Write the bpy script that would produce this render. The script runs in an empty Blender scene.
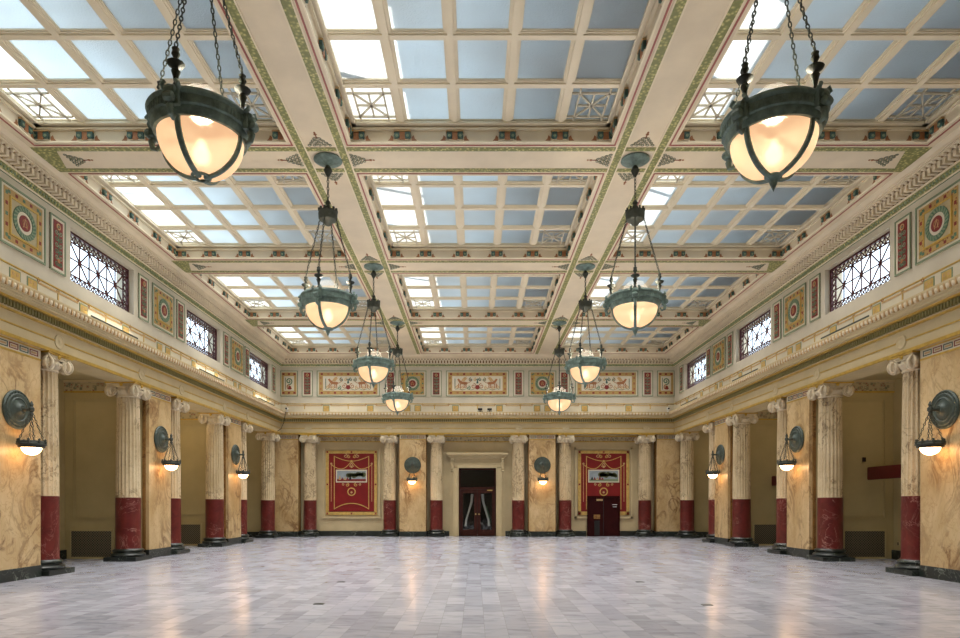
import bpy, math, random
from math import sin, cos, pi, radians, sqrt, atan2
from mathutils import Vector, Matrix
random.seed(7)
scn = bpy.context.scene
col = scn.collection

# ------------------------------------------------------------------ helpers
class MB:
    """mesh builder: verts, faces and one material slot per face"""
    def __init__(s):
        s.v = []; s.f = []; s.m = []; s.mats = []
    def mi(s, mat):
        if mat not in s.mats: s.mats.append(mat)
        return s.mats.index(mat)
    def face(s, idx, mat):
        s.f.append(tuple(idx)); s.m.append(s.mi(mat))
    def poly(s, pts, mat):
        b = len(s.v); s.v += [tuple(p) for p in pts]
        s.face(range(b, b + len(pts)), mat)
    def box(s, x0, x1, y0, y1, z0, z1, mat):
        if x1 < x0: x0, x1 = x1, x0
        if y1 < y0: y0, y1 = y1, y0
        if z1 < z0: z0, z1 = z1, z0
        b = len(s.v)
        s.v += [(x0,y0,z0),(x1,y0,z0),(x1,y1,z0),(x0,y1,z0),(x0,y0,z1),(x1,y0,z1),(x1,y1,z1),(x0,y1,z1)]
        for q in ((0,3,2,1),(4,5,6,7),(0,1,5,4),(1,2,6,5),(2,3,7,6),(3,0,4,7)):
            s.face([b+i for i in q], mat)
    def lathe(s, prof, mat, n=24, c=(0,0,0), axis='z', cap=True, rfun=None):
        """prof: list of (r, z)"""
        b = len(s.v)
        for (r, z) in prof:
            for k in range(n):
                a = 2*pi*k/n
                rr = r if rfun is None else rfun(r, z, a)
                x, y = rr*cos(a), rr*sin(a)
                if axis == 'z': p = (x, y, z)
                elif axis == 'y': p = (x, z, y)
                else: p = (z, x, y)
                s.v.append((c[0]+p[0], c[1]+p[1], c[2]+p[2]))
        m = len(prof)
        for i in range(m-1):
            for k in range(n):
                k2 = (k+1) % n
                q = [b+i*n+k, b+i*n+k2, b+(i+1)*n+k2, b+(i+1)*n+k]
                if axis == 'y': q = q[::-1]
                s.face(q, mat)
        if cap:
            if prof[0][0] > 1e-6: s.face([b+k for k in range(n)][::-1], mat)
            if prof[-1][0] > 1e-6: s.face([b+(m-1)*n+k for k in range(n)], mat)
    def tube(s, pts, r, mat, n=6, closed=False, cap=True):
        pts = [Vector(p) for p in pts]; m = len(pts); b = len(s.v)
        ref = None
        for i, p in enumerate(pts):
            if closed: t = pts[(i+1) % m] - pts[i-1]
            else: t = pts[min(i+1, m-1)] - pts[max(i-1, 0)]
            t.normalize()
            if ref is None: ref = Vector((0,0,1)) if abs(t.z) < .9 else Vector((1,0,0))
            u = ref - t*ref.dot(t)
            if u.length < 1e-5: u = t.orthogonal()
            u.normalize(); w = t.cross(u); ref = u
            rr = r[i] if isinstance(r, (list, tuple)) else r
            for k in range(n):
                a = 2*pi*k/n
                s.v.append(tuple(p + (u*cos(a) + w*sin(a))*rr))
        for i in range(m if closed else m-1):
            j = (i+1) % m
            for k in range(n):
                k2 = (k+1) % n
                s.face((b+i*n+k, b+i*n+k2, b+j*n+k2, b+j*n+k), mat)
        if cap and not closed:
            s.face([b+k for k in range(n)][::-1], mat)
            s.face([b+(m-1)*n+k for k in range(n)], mat)
    def ribbon(s, pts, w, y0, y1, mat, closed=False):
        """flat band of width w along a 2-D (x,z) path, slab between depths y0..y1"""
        m = len(pts); L = []; R = []
        for i in range(m):
            if closed: a, c = pts[i-1], pts[(i+1) % m]
            else: a, c = pts[max(i-1,0)], pts[min(i+1,m-1)]
            tx, tz = c[0]-a[0], c[1]-a[1]; d = math.hypot(tx, tz) or 1
            nx, nz = -tz/d*w/2, tx/d*w/2
            L.append((pts[i][0]+nx, pts[i][1]+nz)); R.append((pts[i][0]-nx, pts[i][1]-nz))
        b = len(s.v)
        for i in range(m):
            for (p, y) in ((L[i],y0),(R[i],y0),(R[i],y1),(L[i],y1)):
                s.v.append((p[0], y, p[1]))
        for i in range(m if closed else m-1):
            j = (i+1) % m
            for k in range(4):
                k2 = (k+1) % 4
                s.face((b+i*4+k, b+j*4+k, b+j*4+k2, b+i*4+k2), mat)
        if not closed:
            s.face((b,b+1,b+2,b+3), mat); e = b+(m-1)*4; s.face((e+3,e+2,e+1,e), mat)
    def plate(s, pts, y0, y1, mat):
        """extruded polygon of (x,z) points between depths y0 (front) and y1"""
        b = len(s.v); n = len(pts)
        s.v += [(p[0], y0, p[1]) for p in pts] + [(p[0], y1, p[1]) for p in pts]
        s.face(range(b, b+n), mat); s.face(list(range(b+n, b+2*n))[::-1], mat)
        for i in range(n):
            j = (i+1) % n
            s.face((b+i, b+n+i, b+n+j, b+j), mat)
    def frame(s, x0, x1, z0, z1, w, y0, y1, mat):
        s.box(x0, x1, y0, y1, z1-w, z1, mat); s.box(x0, x1, y0, y1, z0, z0+w, mat)
        s.box(x0, x0+w, y0, y1, z0+w, z1-w, mat); s.box(x1-w, x1, y0, y1, z0+w, z1-w, mat)
    def move(s, M, start=0):
        for i in range(start, len(s.v)):
            s.v[i] = tuple(M @ Vector(s.v[i]))
    def mesh(s, name, smooth=32):
        me = bpy.data.meshes.new(name)
        me.from_pydata(s.v, [], s.f)
        for m in s.mats: me.materials.append(m)
        me.polygons.foreach_set('material_index', s.m)
        me.update()
        import bmesh
        bm = bmesh.new(); bm.from_mesh(me)
        bmesh.ops.recalc_face_normals(bm, faces=bm.faces)
        bm.to_mesh(me); bm.free()
        if smooth:
            me.polygons.foreach_set('use_smooth', [True]*len(me.polygons))
            me.set_sharp_from_angle(angle=radians(smooth))
        return me
    def build(s, name, parent=None, smooth=32):
        o = bpy.data.objects.new(name, s.mesh(name, smooth)); col.objects.link(o)
        if parent: o.parent = parent
        return o

def disc_pts(cx, cz, r, n=28, a0=0, a1=2*pi):
    full = abs(a1-a0-2*pi) < 1e-6
    k = n if full else n+1
    return [(cx+r*cos(a0+(a1-a0)*i/n), cz+r*sin(a0+(a1-a0)*i/n)) for i in range(k)]
def spiral(cx, cz, r0, r1, a0, turns, n=26):
    return [(cx+(r0+(r1-r0)*i/n)*cos(a0+2*pi*turns*i/n), cz+(r0+(r1-r0)*i/n)*sin(a0+2*pi*turns*i/n)) for i in range(n+1)]
def tag(o, label, cat, group=None):
    o['label'] = label; o['category'] = cat
    if group: o['group'] = group
    return o
def struct(o):
    o['kind'] = 'structure'; return o
def thing(name, label, cat, loc=(0,0,0), rz=0, group=None):
    o = bpy.data.objects.new(name, None); col.objects.link(o)
    o.empty_display_size = .2
    o.location = loc; o.rotation_euler = (0,0,rz)
    return tag(o, label, cat, group)
KIDS = {}
def kids(o):
    return [c for c in bpy.data.objects if c.parent == o]
def dup(root, loc, rz, label, group=None):
    if root.name not in KIDS:
        KIDS[root.name] = [(c, kids(c)) for c in kids(root)]
    r = root.copy(); col.objects.link(r)
    r.location = loc; r.rotation_euler = (0,0,rz); r['label'] = label
    if group: r['group'] = group
    for c, gs in KIDS[root.name]:
        d = c.copy(); col.objects.link(d); d.parent = r
        for g in gs:
            e = g.copy(); col.objects.link(e); e.parent = d
    return r

# ------------------------------------------------------------------ materials
def new_mat(name):
    m = bpy.data.materials.new(name); m.use_nodes = True
    nt = m.node_tree; b = nt.nodes['Principled BSDF']
    return m, nt, b
def N(nt, typ, **kw):
    n = nt.nodes.new(typ)
    for k, v in kw.items(): setattr(n, k, v)
    return n
def ramp(nt, fac, stops):
    r = N(nt, 'ShaderNodeValToRGB'); e = r.color_ramp.elements
    while len(e) < len(stops): e.new(.5)
    for i, (p, c) in enumerate(stops):
        e[i].position = p; e[i].color = (c[0], c[1], c[2], 1)
    nt.links.new(fac, r.inputs['Fac']); return r.outputs['Color']
def pos(nt, scale=(1,1,1)):
    g = N(nt, 'ShaderNodeNewGeometry'); mp = N(nt, 'ShaderNodeMapping')
    mp.inputs['Scale'].default_value = scale
    nt.links.new(g.outputs['Position'], mp.inputs['Vector'])
    return mp.outputs['Vector']
def noise(nt, vec, scale, detail=5, rough=.6, dist=0):
    n = N(nt, 'ShaderNodeTexNoise')
    n.inputs['Scale'].default_value = scale; n.inputs['Detail'].default_value = detail
    n.inputs['Roughness'].default_value = rough; n.inputs['Distortion'].default_value = dist
    nt.links.new(vec, n.inputs['Vector']); return n.outputs['Fac']
def mix(nt, fac, a, b, mode='MIX'):
    m = N(nt, 'ShaderNodeMix', data_type='RGBA', blend_type=mode)
    for sock, val in ((m.inputs[0], fac), (m.inputs[6], a), (m.inputs[7], b)):
        if hasattr(val, 'links'): nt.links.new(val, sock)
        elif isinstance(val, (int, float)): sock.default_value = val
        else: sock.default_value = (val[0], val[1], val[2], 1)
    return m.outputs[2]
def bump(nt, b, h, strength=.2, dist=.02):
    n = N(nt, 'ShaderNodeBump'); n.inputs['Strength'].default_value = strength; n.inputs['Distance'].default_value = dist
    nt.links.new(h, n.inputs['Height']); nt.links.new(n.outputs['Normal'], b.inputs['Normal'])
def paint(name, c, rough=.55, var=.12, scale=1.3, metal=0, spec=.4):
    m, nt, b = new_mat(name)
    f = noise(nt, pos(nt), scale, 6)
    c2 = tuple(x*(1-var) for x in c); c1 = tuple(min(1, x*(1+var*.6)) for x in c)
    nt.links.new(ramp(nt, f, [(.3, c2), (.7, c1)]), b.inputs['Base Color'])
    b.inputs['Roughness'].default_value = rough; b.inputs['Metallic'].default_value = metal; b.inputs['Specular IOR Level'].default_value = spec
    return m
def veined(name, base1, base2, vein, vscale=1.6, width=.035, rough=.22, stretch=(1,1,1), amount=.9, vein2=None, bscale=1.2):
    """polished marble: cloudy base with thin wandering veins"""
    m, nt, b = new_mat(name)
    p = pos(nt, stretch)
    cloud = noise(nt, p, bscale, 6, .62, .6)
    basec = ramp(nt, cloud, [(.32, base1), (.68, base2)])
    n1 = noise(nt, p, vscale, 5, .58, 1.6)
    v1 = ramp(nt, n1, [(.5-width*1.4, (0,0,0)), (.5, (1,1,1)), (.5+width*1.4, (0,0,0))])
    patch = ramp(nt, noise(nt, p, vscale*.6, 2), [(.42, (0,0,0)), (.62, (1,1,1))])
    k = N(nt, 'ShaderNodeMath', operation='MULTIPLY'); nt.links.new(v1, k.inputs[0]); nt.links.new(patch, k.inputs[1])
    k2 = N(nt, 'ShaderNodeMath', operation='MULTIPLY'); nt.links.new(k.outputs[0], k2.inputs[0]); k2.inputs[1].default_value = amount
    c = mix(nt, k2.outputs[0], basec, vein)
    n2 = noise(nt, p, vscale*2.7, 4, .6, 1.2)
    w2 = ramp(nt, n2, [(.5-width*.6, (0,0,0)), (.5, (.55,.55,.55)), (.5+width*.6, (0,0,0))])
    c = mix(nt, w2, c, vein2 or vein)
    nt.links.new(c, b.inputs['Base Color']); b.inputs['Roughness'].default_value = rough
    return m
def glow(name, c, strength, base=(.9,.85,.75)):
    m, nt, b = new_mat(name)
    b.inputs['Base Color'].default_value = (*base, 1); b.inputs['Roughness'].default_value = .25
    b.inputs['Emission Color'].default_value = (*c, 1); b.inputs['Emission Strength'].default_value = strength
    return m

M = {}
M['cream'] = paint('cream paint', (.56,.505,.395), .5)
M['ceil'] = paint('ceiling cream paint', (.72,.62,.46), .5, .10)
M['frame'] = paint('skylight frame paint', (.80,.71,.53), .45, .08)
M['stone'] = paint('entablature cream paint', (.57,.46,.265), .5, .12)
M['alcove'] = paint('alcove olive cream paint', (.50,.41,.21), .5, .1)
M['white'] = paint('off white paint', (.62,.56,.43), .5)
M['gold'] = paint('gold leaf', (.56,.36,.07), .38, .2, 9, .35)
M['ochre'] = paint('ochre paint', (.55,.36,.10), .5, .25, 9)
M['tan'] = paint('tan paint', (.52,.33,.15), .5, .25, 12)
M['greenline'] = paint('sage green paint', (.20,.26,.16), .5)
M['teal'] = paint('teal paint', (.045,.10,.085), .5, .3, 20)
M['wreath'] = paint('wreath green paint', (.10,.19,.11), .5, .6, 40)
M['redp'] = paint('brick red paint', (.21,.022,.018), .5, .3, 20)
M['pink'] = paint('dusty pink line', (.34,.10,.08), .5, .15, 8)
M['orange'] = paint('terracotta paint', (.36,.15,.06), .5, .25, 20)
M['mural'] = paint('mural red', (.20,.007,.008), .42, .2, 2)
M['dark'] = paint('dark paint', (.015,.014,.013), .5)
M['wood'] = paint('dark mahogany', (.045,.012,.008), .45, .35, 4, 0, .2)
M['doorred'] = paint('maroon door paint', (.030,.003,.003), .6, .25, 3, 0, .12)
M['board'] = paint('dark red board', (.10,.008,.008), .4, .2, 3)
M['iron'] = paint('maroon iron', (.060,.008,.010), .45)
M['bronze'] = paint('verdigris bronze', (.20,.285,.245), .55, .5, 9, 0)
M['bronzed'] = paint('dark bronze', (.045,.052,.040), .6, .4, 14, 0)
M['bronzes'] = paint('blackened bronze', (.055,.075,.062), .5, .4, 9, .1)
M['stencil'] = paint('faded stencil green', (.15,.19,.15), .55, .3, 20)
M['field'] = paint('tan field paint', (.44,.36,.21), .5, .15, 8)
M['olive'] = paint('olive gold paint', (.26,.23,.09), .5, .2, 12)
M['brown'] = paint('recess brown', (.20,.125,.055), .6, .15, 5)  # darker brown on the recessed faces behind dentils and eggs
M['brass'] = paint('brass', (.6,.42,.16), .3, .1, 6, .8)
M['plastic'] = paint('white plastic', (.75,.75,.73), .4)
M['mesh'] = None
M['siena'] = veined('siena marble', (.46,.30,.125), (.66,.50,.275), (.17,.075,.02), 1.5, .042, .38, (1,1,.6), .9, (.38,.21,.075))
M['reveal'] = veined('brown marble', (.22,.11,.03), (.34,.18,.06), (.10,.04,.015), 1.6, .03, .25)
M['shaft'] = veined('breccia marble', (.46,.35,.20), (.66,.54,.35), (.09,.05,.02), 2.6, .028, .3, (1,1,.7), .85, (.36,.24,.12))
M['drum'] = veined('red marble', (.075,.009,.009), (.145,.020,.018), (.50,.30,.25), 1.7, .008, .28, (1,1,.8), .75, (.10,.008,.008), 4)
M['black'] = veined('black green marble', (.006,.008,.007), (.022,.030,.024), (.35,.40,.33), 2.2, .010, .3, (1,1,1), .8, (.04,.06,.045))
M['capital'] = paint('pale carved stone', (.66,.56,.39), .5, .2, 8)
M['pendglow'] = glow('lit peach glass', (1.0,.70,.42), 1.05)
M['bulb'] = glow('lit bulb', (1.0,.84,.60), 9)
M['sconglow'] = glow('lit sconce glass', (1.0,.55,.24), 15)
M['tube'] = glow('lit tube', (1.0,.93,.80), 25)

def green_band_mat():
    m, nt, b = new_mat('olive green leaf band')
    p = pos(nt)
    v = N(nt, 'ShaderNodeTexVoronoi'); v.inputs['Scale'].default_value = 17
    nt.links.new(p, v.inputs['Vector'])
    c = ramp(nt, v.outputs['Distance'], [(.16, (.60,.54,.24)), (.34, (.33,.33,.12)), (.6, (.19,.20,.07))])
    nt.links.new(c, b.inputs['Base Color']); b.inputs['Roughness'].default_value = .55
    return m
M['band'] = green_band_mat()
def key_band_mat():
    m, nt, b = new_mat('patterned frieze paint')
    p = pos(nt)
    v = N(nt, 'ShaderNodeTexVoronoi', distance='CHEBYCHEV'); v.inputs['Scale'].default_value = 11
    nt.links.new(p, v.inputs['Vector'])
    c = ramp(nt, v.outputs['Distance'], [(.14, (.30,.06,.04)), (.22, (.50,.42,.26)), (.34, (.16,.17,.12)), (.42, (.48,.40,.24))])
    nt.links.new(c, b.inputs['Base Color']); b.inputs['Roughness'].default_value = .55
    return m
M['key'] = key_band_mat()
def border_mat():
    m, nt, b = new_mat('ochre border paint')
    p = pos(nt)
    v = N(nt, 'ShaderNodeTexVoronoi', distance='CHEBYCHEV'); v.inputs['Scale'].default_value = 9; v.inputs['Randomness'].default_value = .35
    nt.links.new(p, v.inputs['Vector'])
    c = ramp(nt, v.outputs['Distance'], [(.13, (.25,.09,.03)), (.22, (.46,.30,.09)), (.5, (.40,.25,.08))])
    nt.links.new(c, b.inputs['Base Color']); b.inputs['Roughness'].default_value = .5
    return m
M['border'] = border_mat()
def floor_mat():
    m, nt, b = new_mat('grey marble floor tiles')
    g = N(nt, 'ShaderNodeNewGeometry'); mp = N(nt, 'ShaderNodeMapping')
    mp.inputs['Rotation'].default_value = (0,0,pi/2)
    nt.links.new(g.outputs['Position'], mp.inputs['Vector'])
    br = N(nt, 'ShaderNodeTexBrick'); br.offset = .43; br.offset_frequency = 2
    br.inputs['Scale'].default_value = 1; br.inputs['Brick Width'].default_value = .66; br.inputs['Row Height'].default_value = .27
    br.inputs['Mortar Size'].default_value = .002; br.inputs['Mortar Smooth'].default_value = .2; br.inputs['Bias'].default_value = .0
    br.inputs['Color1'].default_value = (0,0,0,1); br.inputs['Color2'].default_value = (1,1,1,1); br.inputs['Mortar'].default_value = (.5,.5,.5,1)
    nt.links.new(mp.outputs[0], br.inputs['Vector'])
    tile = ramp(nt, br.outputs['Color'], [(0, (.345,.35,.405)), (.5, (.405,.415,.47)), (1, (.475,.485,.54))])
    # veins inside the tile: shift the noise by the tile's shade so that it breaks at joints
    ad = N(nt, 'ShaderNodeVectorMath', operation='MULTIPLY_ADD')
    nt.links.new(br.outputs['Color'], ad.inputs[0]); ad.inputs[1].default_value = (7,11,5); nt.links.new(g.outputs['Position'], ad.inputs[2])
    m2 = N(nt, 'ShaderNodeMapping'); m2.inputs['Rotation'].default_value = (0,0,.5); m2.inputs['Scale'].default_value = (1,3.2,1)
    nt.links.new(ad.outputs[0], m2.inputs['Vector'])
    f = noise(nt, m2.outputs[0], 1.9, 6, .6, .8)
    veins = ramp(nt, f, [(.30, (.66,.67,.71)), (.50, (.97,.97,.98)), (.75, (1.0,1.0,1.0))])
    c = mix(nt, 1.0, tile, veins, 'MULTIPLY')
    c = mix(nt, br.outputs['Fac'], c, (.27,.27,.29))
    nt.links.new(c, b.inputs['Base Color'])
    rr = N(nt, 'ShaderNodeMapRange'); nt.links.new(f, rr.inputs['Value'])
    rr.inputs['To Min'].default_value = .13; rr.inputs['To Max'].default_value = .24
    nt.links.new(rr.outputs[0], b.inputs['Roughness'])
    b.inputs['Specular IOR Level'].default_value = .55
    return m
M['floor'] = floor_mat()
def pane_mat():
    m, nt, b = new_mat('hammered skylight glass')
    nt.nodes.remove(b); out = nt.nodes['Material Output']
    t = N(nt, 'ShaderNodeBsdfTranslucent'); t.inputs['Color'].default_value = (.86,.90,.92,1)
    gl = N(nt, 'ShaderNodeBsdfGlossy'); gl.inputs['Roughness'].default_value = .35; gl.inputs['Color'].default_value = (.9,.9,.9,1)
    f = noise(nt, pos(nt), 38, 3, .6)
    tint = ramp(nt, noise(nt, pos(nt), .55, 2), [(.3, (.80,.80,.78)), (.65, (.90,.94,.95))])
    nt.links.new(tint, t.inputs['Color'])
    bp = N(nt, 'ShaderNodeBump'); bp.inputs['Strength'].default_value = .5; bp.inputs['Distance'].default_value = .02
    nt.links.new(f, bp.inputs['Height']); nt.links.new(bp.outputs[0], gl.inputs['Normal']); nt.links.new(bp.outputs[0], t.inputs['Normal'])
    mx = N(nt, 'ShaderNodeMixShader'); mx.inputs[0].default_value = .06
    nt.links.new(t.outputs[0], mx.inputs[1]); nt.links.new(gl.outputs[0], mx.inputs[2]); nt.links.new(mx.outputs[0], out.inputs['Surface'])
    return m
M['pane'] = pane_mat()
def clear_mat(name, c=(1,1,1), gloss=.12):
    m, nt, b = new_mat(name)
    nt.nodes.remove(b); out = nt.nodes['Material Output']
    t = N(nt, 'ShaderNodeBsdfTransparent'); t.inputs['Color'].default_value = (*c, 1)
    gl = N(nt, 'ShaderNodeBsdfGlossy'); gl.inputs['Roughness'].default_value = .06
    mx = N(nt, 'ShaderNodeMixShader'); mx.inputs[0].default_value = gloss
    nt.links.new(t.outputs[0], mx.inputs[1]); nt.links.new(gl.outputs[0], mx.inputs[2]); nt.links.new(mx.outputs[0], out.inputs['Surface'])
    return m
M['glass'] = clear_mat('door glass', (.85,.86,.85), .05)
M['winglass'] = clear_mat('window glass', (.93,.94,.95), .05)
def dome_mat():
    m, nt, b = new_mat('clear dome glass')
    nt.nodes.remove(b); out = nt.nodes['Material Output']
    t = N(nt, 'ShaderNodeBsdfTransparent'); t.inputs['Color'].default_value = (.92,.92,.92,1)
    gl = N(nt, 'ShaderNodeBsdfTranslucent'); gl.inputs['Color'].default_value = (.9,.88,.84,1)
    mx = N(nt, 'ShaderNodeMixShader'); mx.inputs[0].default_value = .02
    nt.links.new(t.outputs[0], mx.inputs[1]); nt.links.new(gl.outputs[0], mx.inputs[2]); nt.links.new(mx.outputs[0], out.inputs['Surface'])
    return m
M['dome'] = dome_mat()
def bowl_mat():
    """frosted peach bowl: scatters, glows, lets a little of the bulb show through"""
    m, nt, b = new_mat('frosted peach glass')
    nt.nodes.remove(b); out = nt.nodes['Material Output']
    t = N(nt, 'ShaderNodeBsdfRefraction'); t.inputs['Color'].default_value = (1,.84,.66,1); t.inputs['Roughness'].default_value = .5; t.inputs['IOR'].default_value = 1.25
    e = N(nt, 'ShaderNodeEmission'); e.inputs['Color'].default_value = (1.0,.56,.30,1); e.inputs['Strength'].default_value = .95
    d = N(nt, 'ShaderNodeBsdfPrincipled'); d.inputs['Base Color'].default_value = (.26,.17,.10,1); d.inputs['Roughness'].default_value = .2
    a = N(nt, 'ShaderNodeAddShader'); nt.links.new(e.outputs[0], a.inputs[0]); nt.links.new(d.outputs[0], a.inputs[1])
    mx = N(nt, 'ShaderNodeMixShader'); mx.inputs[0].default_value = .86
    nt.links.new(t.outputs[0], mx.inputs[1]); nt.links.new(a.outputs[0], mx.inputs[2]); nt.links.new(mx.outputs[0], out.inputs['Surface'])
    return m
M['bowl'] = bowl_mat()
def vent_mat():
    m, nt, b = new_mat('perforated grey metal')
    g = N(nt, 'ShaderNodeNewGeometry'); mp = N(nt, 'ShaderNodeMapping'); mp.inputs['Rotation'].default_value = (0, pi/4, 0)
    nt.links.new(g.outputs['Position'], mp.inputs['Vector'])
    ch = N(nt, 'ShaderNodeTexVoronoi', distance='CHEBYCHEV'); ch.inputs['Scale'].default_value = 20; ch.inputs['Randomness'].default_value = 0
    nt.links.new(mp.outputs[0], ch.inputs['Vector'])
    c = ramp(nt, ch.outputs['Distance'], [(.30, (.020,.018,.014)), (.38, (.20,.17,.11))])
    nt.links.new(c, b.inputs['Base Color']); b.inputs['Roughness'].default_value = .5
    return m
M['vent'] = vent_mat()
M['attic'] = paint('attic plaster', (.42,.42,.43), .8)
M['roof_mask'] = paint('attic roof', (.10,.10,.105), .8)

# ------------------------------------------------------------------ key dimensions
WX, EY = 8.95, 29.1            # faces of the upper walls and architraves
ZC = 8.21                      # underside of the ceiling beams
BEAM_X = 3.02
BEAM_Y = [6.85, 12.5, 18.12, 23.75]
YB = -3.0                      # wall behind the camera
WIN_Y = [15.28, 20.93, 26.4]
WZ0, WZ1 = 6.38, 7.55

# ------------------------------------------------------------------ floor, walls
b = MB(); b.box(-11.6, 11.6, YB-.3, 30.3, -.25, 0, M['floor']); struct(b.build('floor', smooth=0))

for side, name in ((-1, 'left'), (1, 'right')):
    b = MB(); x0, x1 = side*WX, side*(WX+.45)
    b.box(x0, x1, YB, EY+.5, 5.65, WZ0, M['cream']); b.box(x0+side*.05, x1, YB, EY+.5, 4.9, 5.65, M['cream'])
    b.box(x0, x1, YB, EY+.5, WZ1, 8.9, M['cream'])
    ys = [YB] + sum([[y-1.3, y+1.3] for y in WIN_Y], []) + [EY+.5]
    for i in range(0, len(ys), 2):
        b.box(x0, x1, ys[i], ys[i+1], WZ0, WZ1, M['cream'])
    struct(b.build('wall_'+name, smooth=0))
    # alcoves behind the colonnade: back wall, cross walls behind each pier, ceiling
    XA = 11.3
    b = MB(); b.box(side*XA, side*(XA+.4), YB, 30, 0, 5.2, M['alcove']); b.box(side*9.0, side*XA, YB, 11.0, 0, 4.9, M['alcove'])
    struct(b.build('wall_%s_alcove_back' % name, smooth=0))
    for kc, yc in enumerate((12.5, 18.12, 23.75)):
        b = MB()
        b.box(side*9.2, side*XA, yc-.66, yc+.66, 0, 4.9, M['alcove'])
        for yy, s in ((yc-.66, -1), (yc+.66, 1)):          # raised panel mouldings on both faces
            for k, (w, d) in enumerate(((.035, .03), (.02, .018))):
                e = .05*k
                xa, xb = sorted((side*(9.62+e), side*(11.08-e)))
                b.frame(xa+.0, xb, 1.08+e, 4.36-e, w, yy, yy+s*d, M['alcove'])
            xa, xb = sorted((side*9.2, side*XA))
            b.box(xa, xb, yy, yy+s*.05, 4.52, 4.56, M['gold'])
            b.box(xa, xb, yy, yy+s*.03, 4.56, 4.80, M['key'])
            b.box(xa, xb, yy, yy+s*.09, 4.80, 4.86, M['stone'])
        struct(b.build('wall_%s_alcove_%d' % (name, kc+1), smooth=0))
    b = MB(); b.box(side*9.35, side*XA, 28.78, 30, 0, 4.9, M['alcove']); struct(b.build('wall_%s_alcove_4' % name, smooth=0))
    b = MB(); b.box(side*9.6, side*(XA+.4), YB, 30, 4.86, 5.1, M['alcove']); struct(b.build('ceiling_%s_alcove' % name, smooth=0))
    b = MB()
    segs = [(13.16, 17.46), (18.78, 23.09), (24.41, 28.78)]
    for ya, yb in segs: b.box(side*XA, side*(XA-.05), ya, yb, 0, .24, M['black'])
    b.box(side*9.6, side*(XA-.05), 28.72, 28.78, 0, .24, M['black'])
    for yc in (12.5, 18.12, 23.75):
        b.box(side*9.3, side*(XA-.05), yc+.66, yc+.72, 0, .24, M['black'])
    struct(b.build('baseboard_'+name, smooth=0))

b = MB()
b.box(-9.4, 9.4, EY, EY+.5, 5.65, 8.9, M['cream']); b.box(-9.4, 9.4, EY+.05, EY+.5, 4.97, 5.65, M['cream'])
struct(b.build('wall_back_upper', smooth=0)); b = MB()
b.box(-9.4, -.86, 29.75, 30.05, 0, 4.95, M['stone']); b.box(.86, 9.4, 29.75, 30.05, 0, 4.95, M['stone'])
b.box(-.86, .86, 29.75, 30.05, 3.16, 4.95, M['stone'])
b.box(-.86, .86, 31.2, 31.3, 0, 3.3, M['dark']); b.box(-.9, -.86, 30.05, 31.3, 0, 3.3, M['dark']); b.box(.86, .9, 30.05, 31.3, 0, 3.3, M['dark'])
b.box(-.9, .9, 30.05, 31.3, 3.16, 3.3, M['dark'])
# patterned band at the top of the lower end wall
b.box(-9.2, 9.2, 29.72, 29.75, 4.40, 4.60, M['key']); b.box(-9.2, 9.2, 29.70, 29.75, 4.36, 4.40, M['gold']); b.box(-9.2, 9.2, 29.68, 29.75, 4.60, 4.66, M['gold'])
struct(b.build('wall_back', smooth=0))
b = MB()
for xa, xb in ((-8.2, -.98), (.98, 5.05), (6.6, 8.2)):
    b.box(xa, xb, 29.69, 29.75, 0, .24, M['black'])
struct(b.build('baseboard_back', smooth=0))
b = MB(); b.box(-.95, .95, 29.4, 31.3, -.2, .004, M['black']); struct(b.build('floor_threshold', smooth=0))
b = MB(); b.box(-9.4, 9.4, YB-.3, YB, 0, 8.9, M['cream']); struct(b.build('wall_front', smooth=0))

# ------------------------------------------------------------------ U-shaped mouldings
def sweep(mb, prof, mats, y_start=YB):
    """profile of (d, z): d = projection into the room from the wall face"""
    rows = []
    for (d, z) in prof:
        rows.append([(-(WX-d), y_start, z), (-(WX-d), EY-d, z), (WX-d, EY-d, z), (WX-d, y_start, z)])
    for i in range(len(prof)-1):
        for k in range(3):
            mb.poly([rows[i][k], rows[i][k+1], rows[i+1][k+1], rows[i+1][k]], mats[i])
S, G = M['stone'], M['gold']
ent = [((-.68,4.86),S),((-.68,4.66),S),((.00,4.66),G),((.03,4.665),G),((.03,4.73),S),((.0,4.735),S),((.0,4.915),G),((.012,4.917),G),((.012,4.945),S),((.0,4.947),S),
       ((.0,5.16),G),((.03,5.165),G),((.04,5.20),S),((.05,5.21),S),((.05,5.34),G),((.15,5.345),G),((.16,5.38),S),((.27,5.385),S),((.27,5.42),S),((.285,5.43),S),((.285,5.465),S),
       ((.30,5.47),S),((.33,5.55),S),((.345,5.61),S),((.345,5.635),S),((.02,5.66),M['white']),((.02,6.02),G),((.035,6.025),G),((.035,6.05),S),((.0,6.06),S),((-.01,6.06),S)]
b = MB(); sweep(b, [p for p, _ in ent], [m for _, m in ent]); trim1 = struct(b.build('trim_1', smooth=0))
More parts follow.
